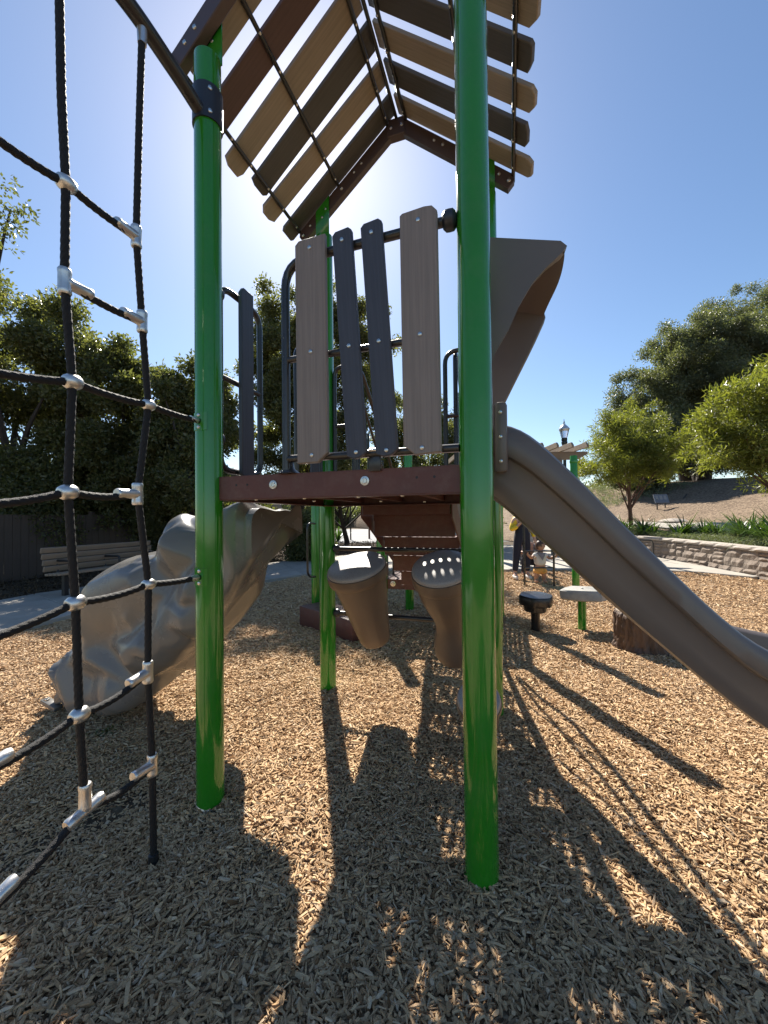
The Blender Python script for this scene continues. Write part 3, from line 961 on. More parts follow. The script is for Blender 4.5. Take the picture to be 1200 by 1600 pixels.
# stairs going down and away from the deck
def stairs():
    st = empty('stairs', D(.6, S, 0), parent=ps)
    s0, s1 = .295, .965
    n = 5; rise = (DECK - .66) / (n + .0); run = .27
    for i in range(n):
        z = DECK - (i + 1) * rise
        t = S + .02 + i * run
        mb = MB()
        nx_ = 14; pitch = (s1 - s0) / nx_; ny_ = 5
        perf_sheet(mb, D(s0, t + .01, z), U, V, nx_, ny_, pitch, .0125)
        mb.box(D((s0 + s1) / 2, t + .01 + ny_ * pitch + .004, z - .02), (s1 - s0, .008, .05), ROT)
        mb.build('tread', M['brown'], st, smooth=False)
        mb = MB(); mb.box(D((s0 + s1) / 2, t, z + rise / 2 - .012), (s1 - s0 - .004, .006, rise - .03), ROT)
        mb.box(D((s0 + s1) / 2, t + .02, z + rise - .03), (s1 - s0 - .004, .036, .005), ROT)
        mb.build('riser', M['brown'], st, smooth=False)
    tl = n * run
    for s in (s0 - .012, s1 + .012):
        mb = MB()
        mb.plate([(0, -.02), (0, -.20), (tl * .08, -.25), (tl + .12, -(DECK - .60)), (tl + .12, -(DECK - .66) + .06), (.1, -.01)], .01, .002,
                 Matrix.Translation(D(s, S + .02, DECK)) @ Matrix.Rotation(-A + R(90), 4, 'Z'))
        mb.build('stringer', M['brown'], st)
    # handrails
    for s in (s0 - .05, s1 + .05):
        pts = [D(s, S + .02, DECK + .12), D(s, S + .02, ZR), D(s, S + .16, ZR), D(s, S + tl * .6, DECK + .45), D(s, S + tl, .66 + .80), D(s, S + tl + .05, .80)]
        tube_part(pts, st, fr=.08, name='handrail')
        tube_part([D(s, S + .06, DECK + .15), D(s, S + .16, DECK + .75), D(s, S + tl * .62, DECK + .1), D(s, S + tl, .82)], st, fr=.06, name='handrail', r=.012)
        for k in (.22, .5, .78):
            tube_part([D(s, S + tl * k, DECK + .65 - .62 * k), D(s, S + tl * k, DECK - .95 * k + .1)], st, name='baluster', r=.01)
    return tl
TL = stairs()

# low transfer deck behind the stairs
def transfer():
    tr = empty('transfer_deck', D(.55, S + TL + .7, 0), parent=ps)
    t0 = S + TL + .08
    s0 = -.02
    c = lambda s, t, z: D(s0 + s, t0 + t, z)
    mb = MB(); n = 24
    perf_sheet(mb, c(.04, .04, .655), U, V, n, n, (S - .08) / n, .0105); mb.build('deck_panel', M['brown'], tr, smooth=False)
    for a, b_, inn in ((c(0, 0, 0), c(S, 0, 0), V), (c(0, S, 0), c(S, S, 0), -V), (c(0, 0, 0), c(0, S, 0), U), (c(S, 0, 0), c(S, S, 0), -U)):
        d = (b_ - a).normalized(); mid = (a + b_) / 2
        Rm = Matrix(((d.x, inn.x, 0, 0), (d.y, inn.y, 0, 0), (0, 0, 1, 0), (0, 0, 0, 1)))
        mb = MB(); mb.box(mid + Vector((0, 0, .605)), ((b_ - a).length - .09, .008, .11), Rm); mb.box(mid + inn * .025 + Vector((0, 0, .657)), ((b_ - a).length - .09, .055, .005), Rm)
        mb.build('edge_beam', M['brown'], tr, smooth=False)
    bolt(c(.13, -.005, .61), -V, tr, big=True, sc=1.6)
    for s, t, top in ((0, 0, 1.30), (0, S, 2.42), (S, 0, 2.15), (S, S, 2.36)):
        post(c(s, t, 0), top, tr)
    tube_part([c(.03, .1, .66), c(.03, .1, .95), c(.03, .35, .95), c(.03, .35, .66)], tr, fr=.06, name='grab_loop', r=.014)
    # low step in front of it
    a, b_ = Vector((-1.10, 4.95, 0)), Vector((-.36, 4.2, 0))
    d = (b_ - a).normalized(); inn = Vector((-d.y, d.x, 0))
    mid = (a + b_) / 2
    Rm = Matrix(((d.x, inn.x, 0, 0), (d.y, inn.y, 0, 0), (0, 0, 1, 0), (0, 0, 0, 1)))
    mb = MB(); mb.box(mid + inn * .2 + Vector((0, 0, .1)), ((b_ - a).length, .4, .27), Rm, .006); mb.build('transfer_step', M['brown'], tr)
    pl = at(494, 948, 5.25); pl.z = 0
    post(pl, 1.62, tr)
    g = at(480, 815, 5.0)
    gx = g.x; 
    tube_part([Vector((pl.x + .02, pl.y, 1.28)), Vector((gx, 5.0, 1.30)), Vector((gx, 5.0, .60)), Vector((pl.x + .02, pl.y, .56))], tr, fr=.1, name='grab_loop', r=.014)
transfer()

# slide on the right-hand side
def slide():
    sl = empty('slide', D(S + 1, .66, 0), parent=ps)
    tag(sl, 'brown plastic double-walled slide')
    tn, tf = .36, .95
    ZT = [(-.03, 1.795), (.05, 1.797), (.1, 1.79), (.177, 1.762), (.257, 1.69), (.385, 1.55), (.6, 1.295), (.893, .965), (1.04, .835), (1.2, .785), (1.34, .762), (1.7, .66), (2.05, .58), (2.4, .53), (2.55, .50)]
    ZB = [(-.03, 1.49), (.05, 1.45), (.1, 1.40), (.177, 1.325), (.257, 1.245), (.385, 1.125), (.6, .912), (.893, .645), (1.04, .52), (1.2, .43), (1.34, .38), (1.7, .30), (2.05, .27), (2.4, .26), (2.55, .26)]
    ks = [-.03 + i * 2.58 / 64 for i in range(65)]
    def sm(tab, k):
        return sum(interp(k + d, tab) for d in (-.06, -.03, 0, .03, .06)) / 5 if k > .05 else interp(k, tab)
    rings = []
    for k in ks:
        zt, zb = sm(ZT, k), sm(ZB, k)
        H = zt - zb
        w = .045
        sec = []
        # near wall outside (bottom -> rim), inside, bed, far inside, rim, outside
        sec += [(tn + .075, zb), (tn + .035, zb + .012), (tn + .022, zb + .05), (tn + .018, zb + H * .30), (tn + .016, zb + H * .55),
                (tn + .010, zb + H * .60), (tn - .012, zb + H * .625), (tn - .018, zb + H * .66), (tn - .014, zb + H * .85), (tn - .004, zt - .018), (tn + .014, zt - .003), (tn + .030, zt - .004), (tn + .046, zt - .018)]
        bed = zb + .055
        sec += [(tn + .058, zt - H * .3), (tn + .075, bed + .09), (tn + .11, bed + .03), (tn + .17, bed)]
        sec2 = [(tn + tf - a, z) for a, z in reversed(sec)]
        rings.append([D(S + k, t, z) for t, z in sec + sec2])
    mb = MB(); n = len(rings[0])
    vs = [p for r_ in rings for p in r_]
    fs = [(i * n + j, i * n + (j + 1) % n, (i + 1) * n + (j + 1) % n, (i + 1) * n + j) for i in range(len(rings) - 1) for j in range(n)]
    fs += [tuple(reversed(range(n))), tuple((len(rings) - 1) * n + j for j in range(n))]
    mb.add(vs, fs)
    mb.build('chute', M['slide'], sl)
    # moulded side grip beside the post
    for t in (tn - .045, tf + .045):
        mb = MB(); mb.box(D(S + .085, t + (.012 if t < .6 else -.012), 1.715), (.058, .06, .32), ROT, .018); mb.build('entry_flange', M['slide'], sl)
    for dz in (-.11, 0, .11):
        bolt(D(S + .085, tn - .064, 1.715 + dz), -V, sl)
    # hood: two wings, a roof panel
    hd = empty('hood', D(S + .1, .66, 2.3), parent=sl)
    prof_n = [(0.034, 1.83), (0.04, 2.05), (0.068, 2.12), (0.13, 2.22), (0.175, 2.32), (0.232, 2.41), (0.294, 2.47), (0.356, 2.52), (0.375, 2.545), (0.35, 2.573), (-0.02, 2.68)]
    prof_f = [(0.034, 1.83), (0.079, 2.0), (0.124, 2.09), (0.175, 2.19), (0.232, 2.3), (0.277, 2.39), (0.305, 2.45), (0.328, 2.5), (0.339, 2.535), (0.333, 2.565), (-0.02, 2.68)]
    rows = 14
    def wing(t, inn, prof):
        mb = MB(); vs = []; T = .028
        left = [(-.02, z) for _, z in prof]
        for dy, sh in ((0, 0), (T, .012)):
            for (k, z), (k0, z0) in zip(prof, left):
                vs.append(D(S + k - sh * .5, t + inn * dy, z - (sh if z > 2.5 else 0))); vs.append(D(S + k0, t + inn * dy, z - (sh if z > 2.6 else 0)))
        m_ = len(prof); fs = []
        for i in range(m_ - 1):
            a = 2 * i; q = 2 * m_
            fs += [(a, a + 2, a + 3, a + 1), (q + a + 1, q + a + 3, q + a + 2, q + a), (a, q + a, q + a + 2, a + 2), (a + 1, a + 3, q + a + 3, q + a + 1)]
        mb.add(vs, fs)
        mb.build('wing', M['slide'], hd)
    wing(tn - .01, 1, prof_n); wing(tf + .01, -1, prof_f)
    # roof panel, bowed across the slide
    mb = MB(); vs = []; fs = []
    nb, nk = 16, 6
    for lay, dz in ((0, 0), (1, -.03)):
        for i in range(nk):
            k = -.02 + .385 * i / (nk - 1)
            for j in range(nb):
                b_ = j / (nb - 1)
                z = interp(k, [(-.02, 2.68), (.35, 2.573), (.375, 2.552)]) + .05 * (1 - (2 * b_ - 1) ** 4) + dz - .012
                kk = k * (1 - .13 * b_ ** 2) + .025 * (1 - (2 * b_ - 1) ** 2) * (i / (nk - 1))
                vs.append(D(S + kk, tn + .0 + (tf - tn) * b_, z))
    q = nb * nk
    for i in range(nk - 1):
        for j in range(nb - 1):
            a = i * nb + j
            fs += [(a, a + 1, a + nb + 1, a + nb), (q + a + nb, q + a + nb + 1, q + a + 1, q + a)]
    for j in range(nb - 1):
        for i in (0, nk - 1):
            a = i * nb + j; fs.append((a, q + a, q + a + 1, a + 1))
    mb.add(vs, fs); mb.build('hood_roof', M['slide'], hd)
    # back collar of the hood round the opening and the legs at the exit
    tube_part([D(S - .005, tn + .03, 1.56), D(S - .005, tn + .03, 2.6), D(S - .005, tf - .03, 2.6), D(S - .005, tf - .03, 1.56)], sl, fr=.08, name='grab_bar', r=.014)
    for t in (tn + .16, tf - .16):
        tube_part([D(S + 2.1, t, -.1), D(S + 2.1, t, .30)], sl, name='exit_leg', r=.03)
slide()

# moulded rock climber on the left-hand side
def rock_climber():
    rc = empty('rock_climber', D(-1, .75, 0), parent=ps)
    tag(rc, 'bulky grey moulded plastic rock climbing ramp')
    ZT = [(-.05, 1.40), (.1, 1.41), (.25, 1.40), (.49, 1.36), (.62, 1.325), (.8, 1.185), (.95, 1.10), (1.2, 1.0), (1.34, .82), (1.48, .58), (1.62, .47), (1.76, .36), (1.84, .24)]
    ZB = [(-.05, 1.16), (.03, 1.08), (.2, .84), (.46, .58), (.75, .33), (1.0, .16), (1.3, .02), (1.6, -.06), (1.96, -.06)]
    rd = random.Random(21)
    sites = []
    for _ in range(78):
        dirs_ = [Vector((rd.gauss(0, 1), rd.gauss(0, 1), rd.gauss(0, 1))).normalized() / rd.uniform(.75, 1.25) for _ in range(12)]
        sites.append((Vector((rd.uniform(-.1, 2.1), rd.uniform(-.15, .95), rd.uniform(-.1, 1.6))), dirs_))
    def facet(p):
        acc = 1e-9
        for c_, dirs_ in sites:
            q = p - c_
            if q.length_squared > .5: continue
            acc += math.exp(-60 * max(q.dot(d_) for d_ in dirs_))
        return max(-.13, .85 * (.14 - max(-math.log(acc) / 60, .03)))
    nk, nr = 130, 150
    W = .54; t0 = .32
    rings = []
    for i in range(nk):
        k = .0 + 1.83 * i / (nk - 1)
        zt = sum(interp(k + d, ZT) for d in (-.03, 0, .03)) / 3; zb = sum(interp(k + d, ZB) for d in (-.05, 0, .05)) / 3
        ring = []
        end = min(1.0, max(.55, (1.87 - k) / .10)) ** .5
        e = .42
        hz0 = (zt - zb) / 2
        da_ = np.linspace(0, 2 * np.pi, 1601)
        xs_ = np.sign(np.cos(da_)) * np.abs(np.cos(da_)) ** e * W / 2; ys_ = np.sign(np.sin(da_)) * np.abs(np.sin(da_)) ** e * hz0
        cl_ = np.concatenate([[0], np.cumsum(np.hypot(np.diff(xs_), np.diff(ys_)))])
        av_ = np.interp(np.linspace(0, cl_[-1], nr, endpoint=False), cl_, da_)
        for j in range(nr):
            a = float(av_[j])
            ca, sa = math.cos(a), math.sin(a)
            x = math.copysign(abs(ca) ** e, ca); y = math.copysign(abs(sa) ** e, sa)
            b_ = W / 2 + x * W / 2 * end
            lift = max(0, b_ / W) * max(0, .42 - k * .9) if y < 0 else 0
            zc = (zt + zb) / 2; hz = (zt - zb) / 2
            z = zc + y * hz + lift * (-y if y < 0 else 0)
            p = Vector((k, b_, z))
            nrm = Vector((.25, ca * .9, sa)).normalized()
            d = facet(p) * (0.9 if k > .05 else .3) * min(1, end + .3)
            seam = math.exp(-((a - math.pi * .80) / .028) ** 2) * .008
            p = p + nrm * (d + seam)
            ring.append(D(-p.x, t0 + p.y, max(p.z, -.08)))
        rings.append(ring)
    mb = MB()
    mb.add([p for r_ in rings for p in r_], [(i * nr + (j + 1) % nr, i * nr + j, (i + 1) * nr + j, (i + 1) * nr + (j + 1) % nr) for i in range(nk - 1) for j in range(nr)]
           + [tuple(reversed(range((nk - 1) * nr, nk * nr)))])
    c0 = len(mb.v); mb.v.append(sum(rings[0], Vector()) / nr)
    mb.f += [(j, (j + 1) % nr, c0) for j in range(nr)]
    o = mb.build('rock_body', M['rock'], rc)
    try: o.data.set_sharp_from_angle(angle=R(50))
    except Exception: pass
    # ground anchor
    mb = MB(); mb.box(D(-1.80, .42, .035), (.16, .06, .03), ROT @ Matrix.Rotation(R(14), 4, 'Y'), .006); mb.build('anchor_tab', M['rock'], rc)
    bolt(D(-1.85, .42, .062), (0, 0, 1), rc, big=True)
rock_climber()

# drums hung below the deck
def drums():
    b0, b1 = D(0, S), D(S, S)
    fr_ = empty('drum_frame', D(.6, S, .8), parent=ps)
    for z in (.62, 1.12):
        tube_part([D(PR, S, z), D(S - PR, S, z)], fr_, name='cross_bar', r=.017)
        clamp(D(PR + .02, S, z), U, fr_); clamp(D(S - PR - .02, S, z), U, fr_)
    def drum(head_px, foot_px, Yh, Yf, prof, rtop, label, dots):
        top = at(*head_px, Yh); bot = at(*foot_px, Yf)
        ax = (top - bot); L = ax.length
        q = ax.normalized().to_track_quat('Z', 'Y').to_matrix().to_4x4()
        dr = empty('drum', bot, parent=ps); tag(dr, label)
        Mx = Matrix.Translation(bot) @ q
        mb = MB()
        mb.lathe([(r_ * rtop, z * L) for r_, z in prof], Mx, n=48, wob=lambda a, z: 1 + (.012 * (1 if math.cos(8 * a) > .9 else 0) if .1 * L < z < .78 * L else 0))
        mb.build('shell', M['drum'], dr)
        mb = MB(); mb.lathe([(rtop * .99, L * .985), (rtop * 1.0, L * .995), (rtop * .985, L + .012), (rtop * .93, L + .022), (rtop * .6, L + .034), (rtop * .25, L + .039), (.002, L + .040)], Mx, n=48)
        mb.build('drum_head', M['head'], dr)
        mb = MB(); mb.lathe([(rtop * 1.0, L * .87), (rtop * 1.035, L * .885), (rtop * 1.045, L * .93), (rtop * 1.03, L * .985), (rtop * .98, L * .99)], Mx, n=48)
        mb.build('rim', M['drum'], dr)
        # bracket to the frame
        mid = bot.lerp(top, .45)
        tgt = D((mid - D(0, S)).dot(U), S, .62 if mid.z < .9 else 1.12)
        tube_part([mid, tgt], dr, name='bracket', r=.022)
        return dr
    drum((557, 886), (587, 1000), 2.64, 2.84, [(.30, 0), (.50, .006), (.545, .03), (.60, .15), (.72, .42), (.84, .68), (.93, .85), (.97, .93), (.98, .985)], .204, 'cone-shaped brown drum below the deck', False)
    drum((690, 888), (714, 1020), 2.26, 2.54, [(.60, 0), (.76, .01), (.79, .05), (.76, .14), (.66, .24), (.585, .33), (.57, .41), (.62, .49), (.76, .60), (.90, .74), (.97, .88), (.985, .985)], .178, 'goblet-shaped brown drum below the deck', True)
    # a third, low drum mostly behind the near right post
    drum((748, 1094), (752, 1150), 1.98, 2.2, [(.6, 0), (.7, .02), (.8, .3), (.92, .7), (.97, .9), (.98, .985)], .110, 'small low drum behind the near right post', False)
drums()

# ================================================================== ROPE NET
def rope_mb(pts, r=.0125, step=.006, seg=15, strands=5, twist=105.0):
    pts = fillet(pts, .05, 5)
    L = [0]
    for i in range(1, len(pts)): L.append(L[-1] + (pts[i] - pts[i - 1]).length)
    n = max(4, int(L[-1] / step))
    arr = np.array([tuple(p) for p in pts])
    ss = np.linspace(0, L[-1], n)
    P = [Vector((np.interp(s, L, arr[:, 0]), np.interp(s, L, arr[:, 1]), np.interp(s, L, arr[:, 2]))) for s in ss]
    t0 = (P[1] - P[0]).normalized()
    ref = Vector((0, 0, 1)) if abs(t0.z) < .9 else Vector((1, 0, 0))
    nrm = (ref - t0 * ref.dot(t0)).normalized()
    vs = []
    for i in range(n):
        t = (P[min(i + 1, n - 1)] - P[max(i - 1, 0)]).normalized()
        nrm = (nrm - t * nrm.dot(t)).normalized(); b_ = t.cross(nrm)
        for k in range(seg):
            a = 2 * math.pi * k / seg
            rr = r * (.86 + .2 * abs(math.cos(strands / 2 * (a - twist * ss[i] / strands * 2.2))))
            vs.append(P[i] + (nrm * math.cos(a) + b_ * math.sin(a)) * rr)
    mb = MB()
    mb.add(vs, [(i * seg + k, i * seg + (k + 1) % seg, (i + 1) * seg + (k + 1) % seg, (i + 1) * seg + k) for i in range(n - 1) for k in range(seg)]
           + [tuple(reversed(range(seg))), tuple((n - 1) * seg + k for k in range(seg))])
    return mb

def net():
    nt_ = empty('rope_net_climber', D(-.0, -.6), 'black rope climbing net with silver connectors hanging from a curved dark bar', 'climbing net')
    # pixel -> point in the plane of the net (through the near left post, along -V)
    Nn = U
    def onnet(px, py):
        d = CAM_M.to_3x3() @ Vector(((px - 600) / 600, -(py - 800) / 600, -1))
        o = Vector((0, 0, CAM_Z))
        k = (FL - Vector((0, 0, 0)) - o).dot(Nn) / d.dot(Nn)
        return o + d * k
    def bynet(t, z): return D(0, t, z)
    # arch bar: from the collar out towards the near left, then down to the ground
    arch = spline([bynet(-.03, 3.29), bynet(-.2, 3.325), bynet(-.45, 3.345), bynet(-.8, 3.28), bynet(-1.15, 3.06), bynet(-1.5, 2.6), bynet(-1.75, 1.8), bynet(-1.85, .9), bynet(-1.88, -.1)], 8)
    mb = MB(); mb.tube(arch, .031, 20); mb.build('arch_bar', M['tube'], nt_)
    mb = MB(); c = D(0, 0, 3.34)
    mb.lathe([(PR + .001, -.085), (PR + .007, -.085), (PR + .007, .085), (PR + .001, .085)], Matrix.Translation(c), n=40); mb.build('collar', M['collar'], nt_)
    for z in (3.285, 3.395):
        q = (Vector((.55, -.83, 0))).normalized()
        bolt(D(0, 0, z) + q * (PR + .007), q, nt_, sc=1.2)
    r2 = [(222, 50), (217, 210), (213, 370), (222, 503), (232, 633), (215, 772), (232, 913), (231, 1050), (238, 1195), (240, 1352)]
    r1 = [(92, -60), (93, 0), (96, 150), (103, 287), (101, 440), (113, 597), (106, 769), (118, 942), (124, 1117), (133, 1262)]
    P2 = [onnet(*p) for p in r2]; P1 = [onnet(*p) for p in r1]
    # outermost rope, left of the frame
    tz = -.93
    zs = [3.24, 2.9, 2.5, 2.1, 1.75, 1.4, 1.05, .7, .42, .17]
    P0 = [bynet(tz + .02 * math.sin(i * 1.7), z) for i, z in enumerate(zs)]
    P1[0] = P1[1] + (P1[1] - P1[2]) * .05; P1[0].z = 3.33
    for P in (P0, P1, P2): rope_mb(P).build('rope', M['rope'], nt_)
    rope_mb([P0[-1], Vector((P0[-1].x, P0[-1].y, -.05))]).build('rope', M['rope'], nt_)
    def pz(P, z):
        for a, b_ in zip(P[:-1], P[1:]):
            if a.z >= z >= b_.z: return a.lerp(b_, (a.z - z) / (a.z - b_.z + 1e-9))
        return P[-1]
    def sag(a, b_, s=.02):
        m_ = (a + b_) / 2 - Vector((0, 0, s))
        return [a, a.lerp(m_, .5) - Vector((0, 0, s * .25)), m_, b_.lerp(m_, .5) - Vector((0, 0, s * .25)), b_]
    FLp = D(0, -PR - .004, onnet(308, 657).z); FLq = D(0, -PR - .004, onnet(306, 903).z)
    tees = []; balls = []
    def rope(a, b_, s=.02): rope_mb(sag(a, b_, s), twist=120).build('rope', M['rope'], nt_)
    # row by row (photo rows)
    def tee(c, main, arm, r=.0185, L=.085, La=.085):
        mb = MB(); m_ = main.normalized(); a_ = arm.normalized()
        prof = lambda d0, d1, rr: [(c + d0, rr * .9), (c + d0.lerp(d1, .06), rr * 1.06), (c + d0.lerp(d1, .18), rr * 1.04), (c + d0.lerp(d1, .22), rr), (c + d0.lerp(d1, .78), rr), (c + d0.lerp(d1, .82), rr * 1.04), (c + d0.lerp(d1, .94), rr * 1.06), (c + d1, rr * .9)]
        for (d0, d1) in ((-m_ * L / 2, m_ * L / 2), (a_ * .0, a_ * La)):
            pr = prof(d0, d1, r); mb.tube([p for p, _ in pr], [q for _, q in pr], 16)
        o = mb.build('connector', M['alu'], nt_)
    def ball(c, arm, r=.026):
        q = arm.normalized().to_track_quat('Z', 'Y').to_matrix().to_4x4()
        mb = MB(); mb.lathe([(r * .5, -r * 1.05), (r * .72, -r * .95), (r * .95, -r * .5), (r * 1.02, 0), (r * .95, r * .5), (r * .72, r * .95), (r * .5, r * 1.05)], Matrix.Translation(c) @ q, n=20)
        mb.build('connector', M['alu'], nt_)
    up = Vector((0, 0, 1))
    # row A: y~200-370
    a1, a2 = P1[3], P2[2]; a0 = pz(P0, 2.66); a0.z = onnet(-80, 145).z if False else a0.z
    a0 = onnet(-80, 160)
    rope(a0, a1, .012); rope(a1, a2, .010); ball(a1, a2 - a0); tee(a2, up, a1 - a2)
    # row B: y~440-503
    b1, b2 = P1[4], P2[3]; rope(b1, b2, .012); tee(b1, up, b2 - b1); tee(b2, up, b1 - b2)
    # row C
    c0 = onnet(-80, 568); c1, c2 = P1[5], P2[4]; rope(c0, c1, .008); rope(c1, c2, .008); rope(c2, FLp, .006); ball(c1, c2 - c0); ball(c2, FLp - c1, .023)
    # row D
    d0 = onnet(-80, 790); d1, d2 = P1[6], P2[5]; rope(d0, d1, .012); rope(d1, d2, .014); ball(d1, d2 - d0); tee(d2, up, d1 - d2)
    # row E
    e0 = onnet(-80, 1020); e1, e2 = P1[7], P2[6]; rope(e0, e1, .01); rope(e1, e2, .012); rope(e2, FLq, .006); ball(e1, e2 - e0); ball(e2, FLq - e1, .023)
    # row F
    f0 = onnet(-80, 1232); f1, f2 = P1[8], P2[7]; rope(f0, f1, .02); rope(f1, f2, .022); ball(f1, f2 - f0); tee(f2, up, f1 - f2); tee(f0, up, f1 - f0, La=.13)
    # row G
    g0 = onnet(-80, 1480); g1, g2 = P1[9], P2[8]; rope(g0, g1, .025); rope(g1, g2, .028); tee(g2, up, g1 - g2); tee(g0, up, g1 - g0, La=.15)
    tee(g1 + Vector((0, 0, -.01)), g2 - g0, up, La=.09, L=.12)
    # fittings on the post and the bar
    for p in (FLp, FLq):
        mb = MB(); m_ = Vector((0, 0, 1))
        tube_dir = (D(0, -.02, p.z) - p)
        mb.tube([p + (c2 - FLp).normalized() * .05, p + (c2 - FLp).normalized() * .012, p - (c2 - FLp).normalized() * .0], [.013, .014, .010], 14); mb.build('ferrule', M['alu'], nt_)
        q = (D(0, -1, 0) - FL).normalized()
        pc = D(0, 0, p.z)
        mb = MB(); Rm = Matrix(((U.x, V.x, 0, 0), (U.y, V.y, 0, 0), (0, 0, 1, 0), (0, 0, 0, 1)))
        mb.lathe([(PR + .0004, -.042), (PR + .004, -.041), (PR + .004, .041), (PR + .0004, .042)], Matrix.Translation(pc), n=64)
        # keep only the sector that faces the net
        keep = []
        ang = math.atan2(q.y, q.x)
        for f in mb.f[:-2]:
            cx = sum((mb.v[i] - pc for i in f), Vector()) / len(f)
            da = (math.atan2(cx.y, cx.x) - ang + math.pi) % (2 * math.pi) - math.pi
            if abs(da) < .62: keep.append(f)
        mb.f = keep
        mb.build('post_plate', M['green'], nt_)
        for dz in (-.028, .028): bolt(pc + q * (PR + .004) + Vector((0, 0, dz)), q, nt_)
    mb = MB(); mb.tube([P2[0] + Vector((0, 0, .045)), P2[0] + Vector((0, 0, .0)), P2[0] - Vector((0, 0, .05))], [.017, .0185, .016], 16); mb.build('ferrule', M['alu'], nt_)
    mb = MB(); mb.tube([P1[0] + Vector((0, 0, .03)), P1[0] - Vector((0, 0, .06))], [.018, .016], 16); mb.build('ferrule', M['alu'], nt_)
    mb = MB(); e = P2[-1]; mb.lathe([(.018, -.03), (.019, .03), (.0125, .034)], Matrix.Translation((e.x, e.y, .0)), n=16); mb.build('ground_socket', M['iron'], nt_)
net()

# ================================================================== FREE-STANDING PLAY PIECES
def pods():
    p = at(837, 984, 4.62); p.z = 0
    t = empty('stepping_pod', p, 'black two-tier stepping pod on a short stem beside the green posts', 'stepping pod')
    mb = MB(); mb.lathe([(.05, -.1), (.05, .22), (.055, .24)], Matrix.Translation(p), n=20); mb.build('stem', M['black_pl'], t)
    mb = MB(); hexw = lambda a, z: 1 + .03 * math.cos(6 * a)
    mb.lathe([(.11, .215), (.128, .225), (.132, .30), (.132, .305)], Matrix.Translation(p), n=36, wob=hexw); mb.build('lower_tier', M['black_pl'], t)
    mb = MB(); mb.lathe([(.15, .30), (.186, .306), (.192, .32), (.190, .40), (.180, .418), (.09, .428), (.002, .430)], Matrix.Translation(p) @ Matrix.Rotation(R(3), 4, 'X'), n=36, wob=hexw); mb.build('top_tier', M['black_pl'], t)
    p = at(910, 984, 4.62); p.z = 0
    t = empty('balance_platform', p, 'grey stone-look platform on a short green post under the slide', 'platform')
    mb = MB(); mb.lathe([(.047, -.1), (.047, .40)], Matrix.Translation(p), n=24); mb.build('post', M['green'], t)
    rd = random.Random(3)
    out = [(math.cos(a) * rd.uniform(.24, .31), math.sin(a) * rd.uniform(.17, .22)) for a in [k * math.pi / 5 for k in range(10)]]
    mb = MB()
    for zz, sc in ((.345, .86), (.36, .97), (.455, 1.0), (.470, .93)):
        mb.v += [Vector((p.x + .06 + x * sc, p.y + .04 + y * sc, zz + rd.uniform(-.004, .004))) for x, y in out]
    mb.f += [tuple(reversed(range(10))), tuple(range(30, 40))] + [(r_ * 10 + k, r_ * 10 + (k + 1) % 10, r_ * 10 + 10 + (k + 1) % 10, r_ * 10 + 10 + k) for r_ in range(3) for k in range(10)]
    mb.build('platform_top', M['grey_pl'], t)
    mb = MB(); mb.lathe([(.012, 0), (.016, .012), (.004, .02)], Matrix.Translation(p + Vector((.02, .03, .468))), n=10); mb.build('grip_lug', M['grey_pl'], t)
    # tall post and low ladder bars by the toddler
    p = at(900, 923, 6.9); p.z = 0
    t = empty('bridge_post', p, 'tall green post standing behind the slide', 'post')
    mb = MB(); mb.lathe([(PR, -.1), (PR, 2.42), (PR * .9, 2.435), (PR * .3, 2.44)], Matrix.Translation(p), n=32); mb.build('shaft', M['green'], t)
    mb = MB(); mb.lathe([(PR + .006, 2.30), (PR + .008, 2.31), (PR + .008, 2.34), (PR + .006, 2.35)], Matrix.Translation(p), n=32); mb.build('collar', M['green'], t)
    # tree-stump climber
    p = at(1000, 1012, 3.95); p.z = 0
    t = empty('log_step', p, 'brown bark-textured log step half hidden by the slide', 'log step')
    rd = random.Random(9)
    ph = [rd.uniform(0, 6.28) for _ in range(6)]
    def bark(a, z):
        return 1 + .03 * math.sin(3 * a + ph[0]) + .03 * math.sin(17 * a + 2.2 * math.sin(z * 9) + ph[1]) + .022 * math.sin(41 * a + 2.5 * math.sin(z * 23 + ph[2])) + (.05 if z < .06 else 0) * math.sin(5 * a)
    mb = MB(); mb.lathe([(.25, -.05), (.245, .03)] + [(.232 + .004 * math.sin(k * 2.3), .06 + .03 * k) for k in range(10)] + [(.225, .355), (.21, .37)], Matrix.Translation(p), n=160, wob=bark)
    mb.build('bark', M['log'], t)
    mb = MB(); mb.lathe([(.208, .366), (.208, .374), (.15, .376), (.002, .377)], Matrix.Translation(p), n=40); mb.build('cut_face', M['timber'], t)
pods()

def bars():
    a = at(820, 917, 7.4); a.z = 0
    b_ = at(866, 917, 7.4); b_.z = 0
    t = empty('ladder_bars', a, 'dark metal low bars the toddler holds on to', 'climbing bars')
    for p, h in ((a, 1.42), (b_, .72)):
        mb = MB(); mb.tube([p - Vector((0, 0, .1)), p + Vector((0, 0, h))], .02, 10); mb.build('upright', M['tube'], t)
    for z in (.68, .36):
        mb = MB(); mb.tube([a + Vector((0, 0, z)), b_ + Vector((0, 0, z))], .015, 10); mb.build('bar', M['tube'], t)
bars()

